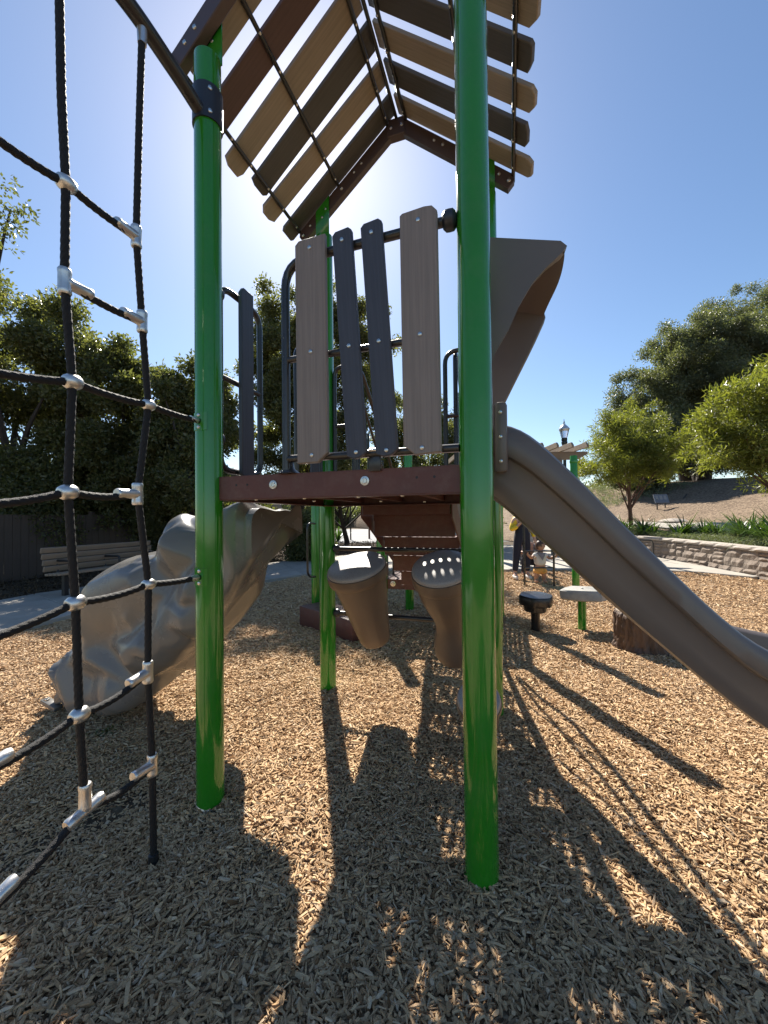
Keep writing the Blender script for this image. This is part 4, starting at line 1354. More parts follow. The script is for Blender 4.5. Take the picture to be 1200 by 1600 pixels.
# small leafy weed-like clump lying on the chips by the climber
p = at(165, 1138, 2.46); p.z = float(bed_h(p.x, p.y))
n = 60
pts = np.array([[p.x + rng.normal(0, .035), p.y + rng.normal(0, .03), p.z + abs(rng.normal(0, .014)) + .008] for _ in range(n)])
mb = MB()
for q in pts:
    ax = Vector(rng.normal(0, 1, 3)); ax.z *= .4; ax.normalize(); sd = ax.cross(Vector(rng.normal(0, 1, 3))).normalized()
    q = Vector(q); mb.add([q, q + ax * .012 + sd * .006, q + ax * .028, q + ax * .012 - sd * .006], [(0, 1, 2, 3)])
sp = mb.build('leaf_sprig', M['oak'], smooth=False)
tag(sp, 'small dark leafy sprig lying on the chips beside the rock climber', 'sprig')

# ================================================================== PARK FURNITURE
def bench():
    a, b_ = Vector((-5.62, 6.5, 0)), Vector((-5.0, 8.55, 0))
    d = (b_ - a); L = d.length; d.normalize()
    nf = Vector((d.y, -d.x, 0))                          # faces the play area
    bn = empty('park_bench', (a + b_) / 2, 'weathered timber slatted park bench in the shade of the oaks', 'bench')
    def fm(c): return Matrix(((d.x, nf.x, 0, c.x), (d.y, nf.y, 0, c.y), (0, 0, 1, c.z), (0, 0, 0, 1)))
    mid = (a + b_) / 2
    ob = .075
    for k in range(4):
        mb = MB(); mb.box((0, 0, 0), (L, .085, .038), None, .005)
        mb.build('seat_slat', M['timber'], bn, M=fm(mid + nf * (-.14 + k * .097) + Vector((0, 0, .455 - .006 * (3 - k)))))
    for k in range(4):
        mb = MB(); mb.box((0, 0, 0), (L, .036, .092), Matrix.Rotation(R(-12), 4, 'X'), .005)
        mb.build('back_slat', M['timber'], bn, M=fm(mid + nf * (-.205 - .024 * k) + Vector((0, 0, .53 + .106 * k))))
    for k in (.22, L / 2, L - .22):
        c = a + d * k
        mb = MB()
        mb.box(c + Vector((0, 0, .215)) - nf * .02, (.07, .07, .43), fm(Vector((0, 0, 0))))
        mb.box(c + Vector((0, 0, .42)), (.05, .40, .03), fm(Vector((0, 0, 0))))
        mb.tube([c - nf * .19 + Vector((0, 0, .42)), c - nf * .32 + Vector((0, 0, .90))], .022, 8)
        mb.build('leg', M['iron'], bn)
        mb = MB(); mb.tube(fillet([c + nf * .16 + Vector((0, 0, .47)), c + nf * .17 + Vector((0, 0, .66)), c - nf * .23 + Vector((0, 0, .66))], .06), .021, 8)
        mb.build('armrest', M['iron'], bn)
bench()

def lamp():
    p = at(882, 700, 16); top = at(882, 655, 16).z; p.z = 0
    t = empty('street_lamp', p, 'dark post lamp with a clear glass lantern above the pergola', 'street lamp')
    z0 = top - 1.42
    mb = MB(); mb.lathe([(.17, -.05), (.17, .2), (.12, .26), (.10, .9), (.07, 1.0), (.062, z0), (.062, z0 + .25)], Matrix.Translation(p), n=20); mb.build('pole', M['lamp_metal'], t)
    mb = MB(); mb.lathe([(.06, z0 + .22), (.085, z0 + .3), (.12, z0 + .42), (.12, z0 + .47), (.10, z0 + .5), (.115, z0 + .52), (.115, z0 + .61), (.09, z0 + .63)], Matrix.Translation(p), n=20); mb.build('fitter', M['lamp_metal'], t)
    mb = MB(); mb.lathe([(.11, z0 + .63), (.14, z0 + .74), (.185, z0 + .92), (.195, z0 + .98), (.18, z0 + 1.0)], Matrix.Translation(p), n=24); mb.build('glass_globe', M['glass'], t)
    mb = MB(); mb.lathe([(.215, z0 + .985), (.215, z0 + 1.01), (.16, z0 + 1.09), (.075, z0 + 1.18), (.05, z0 + 1.2), (.05, z0 + 1.25), (.02, z0 + 1.27)], Matrix.Translation(p), n=24); mb.build('lid', M['lamp_lid'], t)
    mb = MB(); mb.lathe([(.02, z0 + 1.26), (.035, z0 + 1.30), (.012, z0 + 1.34), (.012, z0 + 1.40), (.002, z0 + 1.43)], Matrix.Translation(p), n=10); mb.build('finial', M['lamp_metal'], t)
    for k in range(4):
        a = k * math.pi / 2 + .5; c = Vector((math.cos(a), math.sin(a), 0))
        mb = MB(); mb.tube([p + c * .115 + Vector((0, 0, z0 + .62)), p + c * .20 + Vector((0, 0, z0 + .99))], .008, 6); mb.build('cage_bar', M['lamp_metal'], t)
lamp()

def pergola():
    x1 = at(915, 712, 12.6).x; z = at(905, 712, 12.6).z
    t = empty('pergola', (4.6, 14, 0), 'grey timber pergola with angled rafter tails behind the slide', 'pergola')
    x0 = x1 - 4.2
    for yy in (12.6, 15.4):
        mb = MB(); mb.plate([(x0, -.13), (x1 - .28, -.13), (x1 + .05, .05), (x1 + .05, .13), (x0, .13)], .1, .006, Matrix.Translation((0, yy, z)))
        mb.build('beam', M['timber'], t)
        for px_ in (x0 + .5, x1 - .9):
            mb = MB(); mb.box((px_, yy, z / 2 - .12), (.19, .19, z - .02), None, .01); mb.build('post', M['timber'], t)
            mb = MB(); mb.box((px_, yy, .35), (.42, .42, .7), None, .02); mb.build('post_base', M['cap'], t)
    k = 0
    x = x0 + .15
    while x < x1 + .02:
        mb = MB(); mb.plate([(11.75, .13), (11.75, .2), (11.85, .30), (16.2, .30), (16.25, .13)], .07, .005, Matrix(((0, 1, 0, x), (1, 0, 0, 0), (0, 0, 1, z - .0), (0, 0, 0, 1))))
        mb.build('rafter', M['timber'], t)
        x += .46
pergola()

def rail():
    a = at(1001, 872, 11.2); b_ = at(1021, 874, 11.4)
    a.z = 0; b_.z = 0
    t = empty('hand_rail', a, 'small dark bent-tube rail standing by the block wall', 'hand rail')
    mb = MB(); mb.tube(fillet([a - Vector((.8, -.2, 0)) + Vector((0, 0, .62)), a + Vector((-.2, 0, .62)), b_ + Vector((0, 0, .60)), b_ + Vector((0, 0, 0))], .15), .024, 10); mb.build('bent_tube', M['tube'], t)
    mb = MB(); mb.lathe([(.06, .05), (.06, .07), (.03, .075)], Matrix.Translation(b_), n=14); mb.build('base_flange', M['tube'], t)
    mb = MB(); mb.tube([a + Vector((-.8, .2, .62)), a + Vector((-.8, .2, .0))], .024, 10); mb.build('upright', M['tube'], t)
rail()

def plaque():
    p = at(1033, 778, 21.0); z = hill_h(p.x, p.y)
    t = empty('information_sign', (p.x, p.y, z), 'slanted grey sign panel on short legs on the mulch slope', 'sign')
    Mx = Matrix.Translation((p.x, p.y, z + .55)) @ Matrix.Rotation(R(-14), 4, 'Z') @ Matrix.Rotation(R(-32), 4, 'X')
    mb = MB(); mb.plate([(-.34, -.28), (.34, -.28), (.34, .28), (-.34, .28)], .04, .006, Mx); mb.build('panel', M['plaque'], t)
    rd = random.Random(4)
    for k in range(3):
        mb = MB(); mb.box((-.2 + k * .2, -.022, .06), (.12, .004, .26)); mb.v = [Mx @ v for v in mb.v]; mb.build('printed_field', M['grey_pl'], t, smooth=False)
    for s in (-.22, .22):
        mb = MB(); mb.tube([Vector((p.x + s, p.y, z - .15)), Vector((p.x + s, p.y + .02, z + .52))], .03, 8); mb.build('leg', M['iron'], t)
    # low boulder in front
    q = at(1052, 795, 17.5); zz = hill_h(q.x, q.y)
    rd = random.Random(12); mb = MB()
    mb.lathe([(.3, -.1), (.55, 0), (.58, .06), (.42, .15), (.15, .19), (.01, .2)], Matrix.Translation((q.x, q.y, zz)), n=22, wob=lambda a, z_: 1 + .16 * math.sin(2 * a + 1) + .07 * math.sin(5 * a + z_ * 9))
    tag(mb.build('boulder', M['rockstone']), 'flat pale boulder lying on the mulch slope', 'boulder')
    # leaning stake below the big oak
    a = at(1066, 790, 22); a.z = hill_h(a.x, a.y) - .1; b_ = at(1073, 772, 22.3)
    mb = MB(); mb.tube([a, a.lerp(b_, .5), b_], [.06, .05, .04], 8); tag(mb.build('leaning_stake', M['bark']), 'short dark stake leaning in the mulch under the big oak', 'stake')
plaque()

# fences and building in the shade at the left
def left_back():
    # wooden fence behind the bench
    p0, p1 = Vector((-8.7, 8.2, 0)), Vector((-6.0, 13.5, 0))
    d = (p1 - p0).normalized(); L = (p1 - p0).length; nf = Vector((d.y, -d.x, 0))
    f = empty('timber_fence', (p0 + p1) / 2, 'dark brown board fence behind the park bench', 'fence')
    k = 0.0
    while k < L:
        w = .145
        c = p0 + d * (k + w / 2)
        mb = MB(); mb.box((0, 0, 0), (w - .008, .022, 1.5 + random.uniform(-.01, .01)))
        mb.build('board', M['fence'], f, smooth=False, M=Matrix(((d.x, nf.x, 0, c.x), (d.y, nf.y, 0, c.y), (0, 0, 1, .76), (0, 0, 0, 1))))
        k += w
    k = .3
    while k < L:
        c = p0 + d * k - nf * .06
        mb = MB(); mb.box(c + Vector((0, 0, .78)), (.1, .1, 1.62)); mb.build('post', M['fence'], f, smooth=False); k += 1.9
    # wire-mesh gate left of it
    g0, g1 = Vector((-9.6, 7.2, 0)), Vector((-8.75, 8.15, 0))
    d = (g1 - g0).normalized(); L = (g1 - g0).length
    g = empty('mesh_gate', (g0 + g1) / 2, 'black wire-mesh gate with upright bars at the far left', 'gate')
    mb = MB()
    for k in np.linspace(0, L, 46):
        mb.tube([g0 + d * float(k) + Vector((0, 0, .12)), g0 + d * float(k) + Vector((0, 0, 1.22))], .003, 4, caps=False)
    for z in np.linspace(.12, 1.22, 42):
        mb.tube([g0 + Vector((0, 0, float(z))), g1 + Vector((0, 0, float(z)))], .003, 4, caps=False)
    mb.build('wire_mesh', M['iron'], g)
    for k in (0, .28, .56, .84, 1.0):
        q = g0 + d * (L * k); mb = MB(); mb.tube([q, q + Vector((0, 0, 1.25))], .02 if k in (0, 1.0) else .011, 8); mb.build('bar', M['iron'], g)
    for z in (.1, 1.24):
        mb = MB(); mb.tube([g0 + Vector((0, 0, z)), g1 + Vector((0, 0, z))], .02, 8); mb.build('frame_rail', M['iron'], g)
    # pale paved yard behind the gate
    mb = MB(); mb.add([(-22, 8.6, .0), (-10.2, 7.0, .0), (-8.9, 8.9, .0), (-12, 15, .0), (-22, 15, 0)], [(0, 1, 2, 3, 4)])
    tag(mb.build('yard', M['conc'], smooth=False), 'pale paved yard behind the mesh gate', 'yard', kind='structure')
    # building behind the trees
    b = empty('park_building', (-11, 19, 0), 'low tan building hidden behind the left oaks', 'building')
    mb = MB(); mb.box((-11.5, 20, 1.6), (11, 5, 3.2)); mb.build('wall', M['stucco'], b, smooth=False)
    mb = MB(); mb.box((-11.5, 20, 3.3), (11.8, 5.8, .22)); mb.build('roof', M['fence'], b, smooth=False)
    for x in (-14.5, -11.5, -8.5):
        mb = MB(); mb.box((x, 17.48, 1.8), (1.3, .06, 1.1)); w = mb.build('window', M['iron'], b, smooth=False)
        mb = MB(); mb.box((x, 17.44, 1.22), (1.5, .1, .08)); mb.build('sill', M['cap'], w, smooth=False)
left_back()

def poles():
    a = at(548, 842, 24); a.z = 0
    t = empty('sign_pole', a, 'thin dark pole at the edge of the asphalt lot', 'pole')
    mb = MB(); mb.tube([a - Vector((0, 0, .1)), a + Vector((0, 0, 2.6))], .045, 8); mb.build('shaft', M['iron'], t)
    mb = MB(); mb.box(a + Vector((0, -.06, 2.35)), (.4, .02, .5)); mb.build('sign_plate', M['plaque'], t)
    a = at(577, 838, 25); a.z = 0
    t = empty('bollard', a, 'short brown post at the edge of the asphalt lot', 'bollard')
    mb = MB(); mb.lathe([(.06, -.1), (.06, .82), (.045, .88), (.01, .9)], Matrix.Translation(a), n=12); mb.build('shaft', M['bark_red'], t)
    mb = MB(); mb.lathe([(.064, .66), (.064, .74)], Matrix.Translation(a), n=12); mb.build('band', M['alu'], t)
poles()

# ================================================================== TREES AND PLANTS
def tree(name, base, lobes, coll, npts, label, group, bark='bark', trunk_r=.2, lean=None, csize=1.0, seed=1, stems=1, zmin=None, sub=40, shell=.45):
    """lobes: (centre, radii) ellipsoids; the crown is built of small leaf clumps gathered in sub-clusters"""
    rd = random.Random(seed); rg = np.random.default_rng(seed)
    npts = int(npts * (.5 if coll in (CL_OAK, CL_OAKL) else .9))
    base = Vector(base)
    t = empty(name, base, label, 'tree', group)
    subs = []
    vol = [r_[0] * r_[1] * r_[2] for _, r_ in lobes]
    for (c, r_), vv in zip(lobes, vol):
        k = max(5, int(sub * (1.0 if coll is not CL_OAKF else 2.0) * len(lobes) * vv ** .7 / sum(x ** .7 for x in vol)))
        for _ in range(k):
            d = Vector((rd.gauss(0, 1), rd.gauss(0, 1), rd.gauss(0, 1))).normalized()
            f = rd.uniform(shell, 1.16 if coll is not CL_OAKF else 1.0)
            p = Vector((c[0] + d.x * r_[0] * f, c[1] + d.y * r_[1] * f, c[2] + d.z * r_[2] * f))
            if zmin is not None and p.z < zmin: p.z = zmin + rd.uniform(0, .6)
            subs.append((p, rd.uniform(.10, .22) * (r_[0] + r_[1] + r_[2]) / 3 * (1.0 if f < .95 else .7)))
    w = np.array([s[1] ** 2 for s in subs]); w /= w.sum()
    ch = rg.choice(len(subs), npts, p=w)
    C = np.array([tuple(s[0]) for s in subs])[ch]; Rr = np.array([s[1] for s in subs])[ch]
    dirs = rg.normal(0, 1, (npts, 3)); dirs /= np.linalg.norm(dirs, axis=1)[:, None]
    rad = rg.uniform(0, 1, npts) ** .55
    dirs[:, 2] *= .75
    P = C + dirs * (Rr * rad * 1.25)[:, None]
    P[:, 2] = np.maximum(P[:, 2], base.z + .12)
    sc = rg.uniform(.7, 1.3, npts)[:, None] * np.array([[csize] * 3])
    scatter('crown', P, rg.uniform(-3.14, 3.14, (npts, 3)), sc, rg.integers(0, len(coll.objects), npts), coll, t)['kind'] = 'stuff'
    # trunk and limbs
    mb = MB()
    cen = Vector(lobes[0][0]); 
    for sidx in range(stems):
        off = Vector((rd.uniform(-.5, .5), rd.uniform(-.4, .4), 0)) * (0 if stems == 1 else 1.3) * trunk_r * 3
        fork = base.lerp(Vector((cen.x, cen.y, cen.z)), .55) + (Vector(lean) if lean else Vector()) + off * 1.5
        fork.z = base.z + (cen.z - base.z) * .5
        tr_ = trunk_r * (1 if stems == 1 else rd.uniform(.6, .9))
        pts = spline([base + off - Vector((0, 0, .2)), base + off + Vector((0, 0, .12)), (base + off).lerp(fork, .5) + Vector((rd.uniform(-.1, .1), rd.uniform(-.1, .1), 0)) * tr_ * 4, fork], 5)
        mb.tube(pts, [tr_ * (1.35 - .75 * i / (len(pts) - 1)) if i > 2 else tr_ * 1.5 for i in range(len(pts))], 10)
        pick = rd.sample(subs, min(len(subs), 12 if stems == 1 else 6))
        for p, rr in pick:
            s_ = pts[rd.randrange(len(pts) // 2, len(pts))]
            m_ = s_.lerp(p, .5) + Vector((rd.uniform(-.25, .25), rd.uniform(-.25, .25), rd.uniform(0, .35))) * (p - s_).length * .4
            lp = spline([s_, m_, p], 5)
            mb.tube(lp, [tr_ * .42 * (1 - .85 * i / (len(lp) - 1)) for i in range(len(lp))], 6)
    mb.build('trunk', M[bark], t)
    return t

OAKS = 'dark oaks at the back left of the play area'
# far-left oak reaching into the top left corner
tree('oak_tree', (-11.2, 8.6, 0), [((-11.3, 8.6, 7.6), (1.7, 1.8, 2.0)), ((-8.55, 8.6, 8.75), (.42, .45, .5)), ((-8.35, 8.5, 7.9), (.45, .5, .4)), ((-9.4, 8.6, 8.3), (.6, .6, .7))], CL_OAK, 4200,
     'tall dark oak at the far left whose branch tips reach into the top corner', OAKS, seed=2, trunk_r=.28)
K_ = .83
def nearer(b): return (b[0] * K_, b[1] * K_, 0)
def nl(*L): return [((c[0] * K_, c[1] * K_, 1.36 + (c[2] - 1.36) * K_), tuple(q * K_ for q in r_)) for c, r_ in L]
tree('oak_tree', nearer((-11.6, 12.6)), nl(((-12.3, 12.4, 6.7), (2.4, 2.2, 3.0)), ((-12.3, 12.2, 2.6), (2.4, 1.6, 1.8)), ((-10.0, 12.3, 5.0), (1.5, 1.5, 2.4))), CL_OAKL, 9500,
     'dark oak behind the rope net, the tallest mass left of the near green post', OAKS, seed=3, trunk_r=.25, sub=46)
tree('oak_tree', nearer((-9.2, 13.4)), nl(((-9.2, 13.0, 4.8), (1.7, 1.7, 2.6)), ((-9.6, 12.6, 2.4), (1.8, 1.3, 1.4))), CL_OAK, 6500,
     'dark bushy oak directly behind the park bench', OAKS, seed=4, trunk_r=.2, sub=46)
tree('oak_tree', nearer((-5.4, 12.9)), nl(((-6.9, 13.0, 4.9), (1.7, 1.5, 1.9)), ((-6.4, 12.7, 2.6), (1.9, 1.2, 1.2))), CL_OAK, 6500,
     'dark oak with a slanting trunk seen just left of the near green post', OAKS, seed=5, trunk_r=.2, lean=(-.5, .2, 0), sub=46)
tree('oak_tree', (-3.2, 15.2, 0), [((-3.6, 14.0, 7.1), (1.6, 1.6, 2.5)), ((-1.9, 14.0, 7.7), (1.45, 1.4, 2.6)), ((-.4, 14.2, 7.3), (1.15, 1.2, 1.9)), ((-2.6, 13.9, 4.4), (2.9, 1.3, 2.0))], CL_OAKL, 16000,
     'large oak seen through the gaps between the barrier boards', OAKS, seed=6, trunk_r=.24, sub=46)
tree('oak_tree', (-2.0, 20.5, 0), [((-2.6, 19.5, 3.6), (2.6, 1.2, 1.5)), ((.4, 19.5, 3.4), (1.6, 1.2, 1.2))], CL_OAK, 5200,
     'slender-trunked oak standing by the asphalt lot, seen under the deck', OAKS, seed=7, trunk_r=.13, sub=46, zmin=2.3)
tree('bright_tree', (3.0, 19.5, 0), [((2.4, 18.5, 4.2), (2.6, 1.8, 2.3)), ((.7, 18.5, 5.0), (1.4, 1.4, 1.8)), ((4.6, 18.5, 2.6), (1.4, 1.4, 1.5))], CL_OAKL, 7500,
     'yellow-green tree behind the deck rails at the middle of the picture', None, seed=8, trunk_r=.16, sub=46)
# right-hand side
def hz(x, y): return hill_h(x, y)
tree('young_tree', (10.4, 16.2, hz(10.4, 16.2)), [((10.2, 16.1, 4.6), (1.3, 1.3, 1.35)), ((9.2, 16.0, 3.5), (1.2, 1.0, .9)), ((11.5, 16.0, 3.9), (1.2, 1.0, 1.1)), ((10.3, 16, 3.3), (1.6, 1.2, .7))], CL_LIME, 2300,
     'small bright green young tree with a thin red-brown trunk above the wall', 'young trees above the block wall', 'bark_red', .085, seed=11, sub=60)
tree('young_tree', (10.05, 9.75, hz(10.05, 9.75)), [((10.5, 10.0, 4.0), (1.6, 1.6, 1.0)), ((9.3, 10.1, 3.1), (1.15, 1.1, .65)), ((10.8, 10.2, 4.8), (1.0, 1.0, .7)), ((9.1, 10.2, 3.9), (.8, .8, .6)), ((10.4, 10, 2.6), (1.0, 1.0, .6))], CL_LIME, 3000,
     'large bright green young tree cut off by the right edge of the picture', 'young trees above the block wall', 'bark_red', .08, seed=12, sub=60)
FAR = 'big grey-green oaks on the slope'
tree('big_oak', (24.6, 30, hz(24.6, 30)), [((24.8, 30, 12.6), (4.4, 4, 4.0)), ((20.6, 29.5, 10.0), (3.0, 2.6, 3.8)), ((29.5, 30, 13), (4, 4, 4.4)), ((22.5, 28, 6.6), (5.6, 3, 2.4)), ((29, 28, 7.2), (4.5, 3, 3.0)), ((19.5, 28, 5.6), (2.6, 2, 1.6))], CL_OAKF, 15500,
     'big grey-green oak with dark trunks, left one of the pair on the slope', FAR, seed=21, trunk_r=.55, stems=4, sub=46)
tree('big_oak', (32, 37, hz(32, 37)), [((35, 37, 17.5), (5.5, 5, 5.8)), ((30.5, 36, 10.5), (4.2, 4, 4)), ((37, 36, 9), (4, 4, 4))], CL_OAKF, 8500,
     'tallest grey-green oak at the right edge, behind the other big oak', FAR, seed=22, trunk_r=.7, stems=3, sub=46)
tree('far_shrub_tree', (17.6, 26, hz(17.6, 26)), [((17.4, 26, hz(17.6, 26) + 2.6), (2.2, 1.8, 2.6))], CL_OAKF, 1900,
     'grey-green round tree beside the pergola end, behind the young tree', None, seed=23, trunk_r=.15, sub=46)
tree('far_shrub_tree', (21, 29, hz(21, 29)), [((20.6, 28, hz(21, 29) + 3.6), (2.2, 1.6, 1.3))], CL_OAKF, 1300,
     'low grey-green tree crown between the young tree and the big oak', None, seed=24, trunk_r=.15, sub=46)

# distant wood beyond the lot
n = 7000
xx = rng.uniform(-75, 40, n); hh = 4.5 + 1.6 * np.sin(xx * .23) + 1.0 * np.sin(xx * .71 + 1)
P = np.stack([xx, rng.uniform(54, 66, n), rng.uniform(0, 1, n) ** .8 * hh], 1)
tag(scatter('distant_wood', P, rng.uniform(-3, 3, (n, 3)), np.full((n, 3), 2.6), rng.integers(0, 4, n), CL_OAKF), 'dark band of distant trees beyond the asphalt lot', 'trees', kind='stuff')

# understorey shrubs below the left oaks
def shrub(c, r_, n, label, coll=CL_OAK, group='dark shrubs under the left oaks', seed=1, csize=.9):
    rg = np.random.default_rng(seed)
    t = empty('shrub', (c[0], c[1], 0), label, 'shrub', group)
    d = rg.normal(0, 1, (n, 3)); d /= np.linalg.norm(d, axis=1)[:, None]
    lump = 1 + .22 * np.sin(d[:, 0] * 5 + seed) * np.cos(d[:, 2] * 6 + seed)
    P = np.array([c]) + d * np.array([r_]) * (rg.uniform(.35, 1, n) ** .5 * lump)[:, None]
    P[:, 2] = np.maximum(P[:, 2], .06)
    scatter('foliage', P, rg.uniform(-3, 3, (n, 3)), rg.uniform(.7, 1.2, (n, 1)) * np.full((1, 3), csize), rg.integers(0, len(coll.objects), n), coll, t)['kind'] = 'stuff'
    mb = MB(); rd = random.Random(seed)
    for k in range(6):
        e = Vector((c[0] + rd.uniform(-.6, .6) * r_[0], c[1] + rd.uniform(-.6, .6) * r_[1], c[2] + rd.uniform(-.2, .5) * r_[2]))
        mb.tube([Vector((c[0] + rd.uniform(-.1, .1), c[1], -.05)), Vector((c[0], c[1], .15)).lerp(e, .5), e], [.03, .022, .008], 6)
    mb.build('stem', M['bark'], t)
shrub((-9.3, 9.6, 1.7), (1.5, .9, 1.5), 2200, 'dark shrub above the mesh gate at the far left', seed=31)
shrub((-7.2, 11.6, 1.6), (1.3, .9, 1.3), 1800, 'dark shrub rising above the right end of the board fence', seed=32)
shrub((-2.35, 12.0, .75), (.75, .6, .8), 800, 'low dark shrub beside the path under the deck', seed=33)
shrub((-4.6, 13.2, 1.0), (1.0, .8, 1.1), 1200, 'dark shrub seen between the near and far green posts', seed=34)
shrub((3.2, 18.4, 1.3), (.9, .9, 1.3), 1100, 'dark shrub behind the standing woman', seed=35)

def strap_plant(c, nb, L, seed, label, spike=False):
    rd = random.Random(seed)
    t = empty('strap_leaf_plant', c, label, 'plant', 'strap-leaved plants above the wall')
    mb = MB()
    for k in range(nb):
        a = rd.uniform(0, 2 * math.pi); l = L * rd.uniform(.6, 1.15); w = .02 * rd.uniform(.8, 1.3) * (1.2 if spike else 1)
        d = Vector((math.cos(a), math.sin(a), 0)); sd = Vector((-d.y, d.x, 0))
        el = rd.uniform(.5, 1.35); arch_ = rd.uniform(.3, 1.1) * (.25 if spike else 1)
        prev = None; p = Vector(c) + d * rd.uniform(0, .05); vs = []
        for i in range(6):
            f = i / 5
            ww = w * (1 - f ** 2.2 * .95)
            vs += [p + sd * ww, p - sd * ww]
            e2 = el - arch_ * f * 1.6
            p = p + (d * math.cos(e2) + Vector((0, 0, math.sin(e2)))) * (l / 5)
        mb.add(vs, [(2 * i, 2 * i + 1, 2 * i + 3, 2 * i + 2) for i in range(5)])
    mb.build('leaves', M['strap'], t)
    mb = MB(); mb.lathe([(.05, -.05), (.045, .03), (.02, .08)], Matrix.Translation(c), n=8); mb.build('crown_base', M['bark'], t)
rd = random.Random(77)
spots = []
for i in range(22):
    y = 8.4 + i * .42 + rd.uniform(-.15, .15)
    x = wall_x(y) + rd.uniform(.4, 1.5)
    if not 10.6 < y < 11.1: spots.append((x, y))
spots.sort(key=lambda q: -q[0] / q[1])
ORD = ['rightmost', 'second', 'third', 'fourth', 'fifth', 'sixth', 'seventh', 'eighth', 'ninth', 'tenth', 'eleventh', 'twelfth', 'thirteenth', 'fourteenth',
       'fifteenth', 'sixteenth', 'seventeenth', 'eighteenth', 'nineteenth', 'twentieth', 'twenty-first', 'twenty-second']
for i, (x, y) in enumerate(spots):
    lab = 'rightmost strap-leaved plant in the row above the block wall' if i == 0 else '%s strap-leaved plant from the right in the row above the block wall' % ORD[i]
    strap_plant((x, y, hill_h(x, y)), rd.randint(60, 90), rd.uniform(.65, 1.0), 300 + i, lab)
a = at(528, 846, 22.5); a.z = -.02
strap_plant(a, 60, 1.3, 380, 'spiky dark plant beside the thin trunk by the asphalt lot', spike=True)
# silver groundcover by the wall
n = 2600
yy = rng.uniform(6.5, 16, n); xx = np.array([wall_x(y) for y in yy]) + .28 + rng.gamma(2, .22, n)
zz = np.array([hill_h(x, y) for x, y in zip(xx, yy)]) + rng.uniform(0, .13, n)
tag(scatter('silver_groundcover', np.stack([xx, yy, zz], 1), rng.uniform(-3, 3, (n, 3)), rng.uniform(.7, 1.5, (n, 1)) * np.ones((1, 3)), rng.integers(0, 3, n), CL_SILV),
    'silvery low groundcover between the wall and the strap-leaved plants', 'groundcover', kind='stuff')
# dry grass tufts on the far brow
n = 900
xx = rng.uniform(13, 20, n); yy = rng.uniform(24, 34, n); zz = np.array([hill_h(x, y) for x, y in zip(xx, yy)]) + rng.uniform(0, .25, n)
tag(scatter('low_scrub', np.stack([xx, yy, zz], 1), rng.uniform(-3, 3, (n, 3)), rng.uniform(1.5, 3, (n, 1)) * np.ones((1, 3)), rng.integers(0, 3, n), CL_SILV), 'low pale scrub on the brow behind the young tree', 'scrub', kind='stuff')
# fallen leaves under the trees
n = 9000
yy = rng.uniform(6.5, 22, n); xx = rng.uniform(-11, 2, n)
kk = ~inside_bed(xx, yy) & (rng.uniform(0, 1, n) < .9)
lim = np.interp(yy, [p[1] for p in B_OUT[3:10]], [p[0] for p in B_OUT[3:10]])
kk &= (xx < lim + .1) & (yy < 20.8)
xx, yy = xx[kk], yy[kk]; n = len(xx)
tag(scatter('fallen_leaves', np.stack([xx, yy, np.full(n, .0)], 1), rng.uniform(-3, 3, (n, 3)), rng.uniform(.7, 1.4, (n, 1)) * np.ones((1, 3)), rng.integers(0, 3, n), CL_LITTER), 'brown fallen leaves under the left oaks', 'leaves', kind='stuff')

# ================================================================== PEOPLE
def skinned(name, joints, chains, mat, parent, root, sub=2):
    """joints: name -> (point, radius); chains: lists of joint names"""
    idx = {}; vs = []; rs = []; es = set()
    for c in chains:
        for j in c:
            if j not in idx: idx[j] = len(vs); vs.append(Vector(joints[j][0])); rs.append(joints[j][1])
        for a, b_ in zip(c[:-1], c[1:]): es.add((idx[a], idx[b_]))
    base = WM[parent.name].translation
    me = bpy.data.meshes.new(name); me.from_pydata([tuple(v) for v in vs], list(es), []); me.materials.append(mat)
    o = bpy.data.objects.new(name, me); COL.objects.link(o); place(o, WM[parent.name].copy(), parent)
    md = o.modifiers.new('skin', 'SKIN'); md.use_smooth_shade = True
    lay = me.skin_vertices[0].data
    for i, r_ in enumerate(rs):
        lay[i].radius = (r_, r_) if not isinstance(r_, tuple) else r_
        lay[i].use_root = False
    lay[idx[root]].use_root = True
    ss = o.modifiers.new('sub', 'SUBSURF'); ss.levels = sub; ss.render_levels = sub
    return o

def hand_chains(J, wrist, dirv, side, tagn, s=1.0):
    """adds a palm, four fingers and a thumb to J and returns their chains"""
    w = Vector(J[wrist][0]); d = Vector(dirv).normalized()
    sd = d.cross(Vector((0, 1, 0)))
    if sd.length < .1: sd = Vector((1, 0, 0))
    sd.normalize(); nn = d.cross(sd)
    J[tagn + 'p'] = (w + d * .05 * s, (.030 * s, .018 * s)); ch = [[wrist, tagn + 'p']]
    for k in range(4):
        l = (.062, .072, .068, .052)[k] * s; b0 = w + d * .085 * s + sd * (k - 1.5) * .019 * s
        J[tagn + 'a%d' % k] = (b0, .009 * s); J[tagn + 'b%d' % k] = (b0 + d * l * .5 + nn * .006 * s, .008 * s); J[tagn + 'c%d' % k] = (b0 + d * l + nn * .022 * s, .007 * s)
        ch.append([tagn + 'p', tagn + 'a%d' % k, tagn + 'b%d' % k, tagn + 'c%d' % k])
    J[tagn + 't0'] = (w + d * .04 * s + sd * side * .036 * s, .010 * s); J[tagn + 't1'] = (w + d * .075 * s + sd * side * .055 * s, .008 * s)
    ch.append([tagn + 'p', tagn + 't0', tagn + 't1'])
    return ch

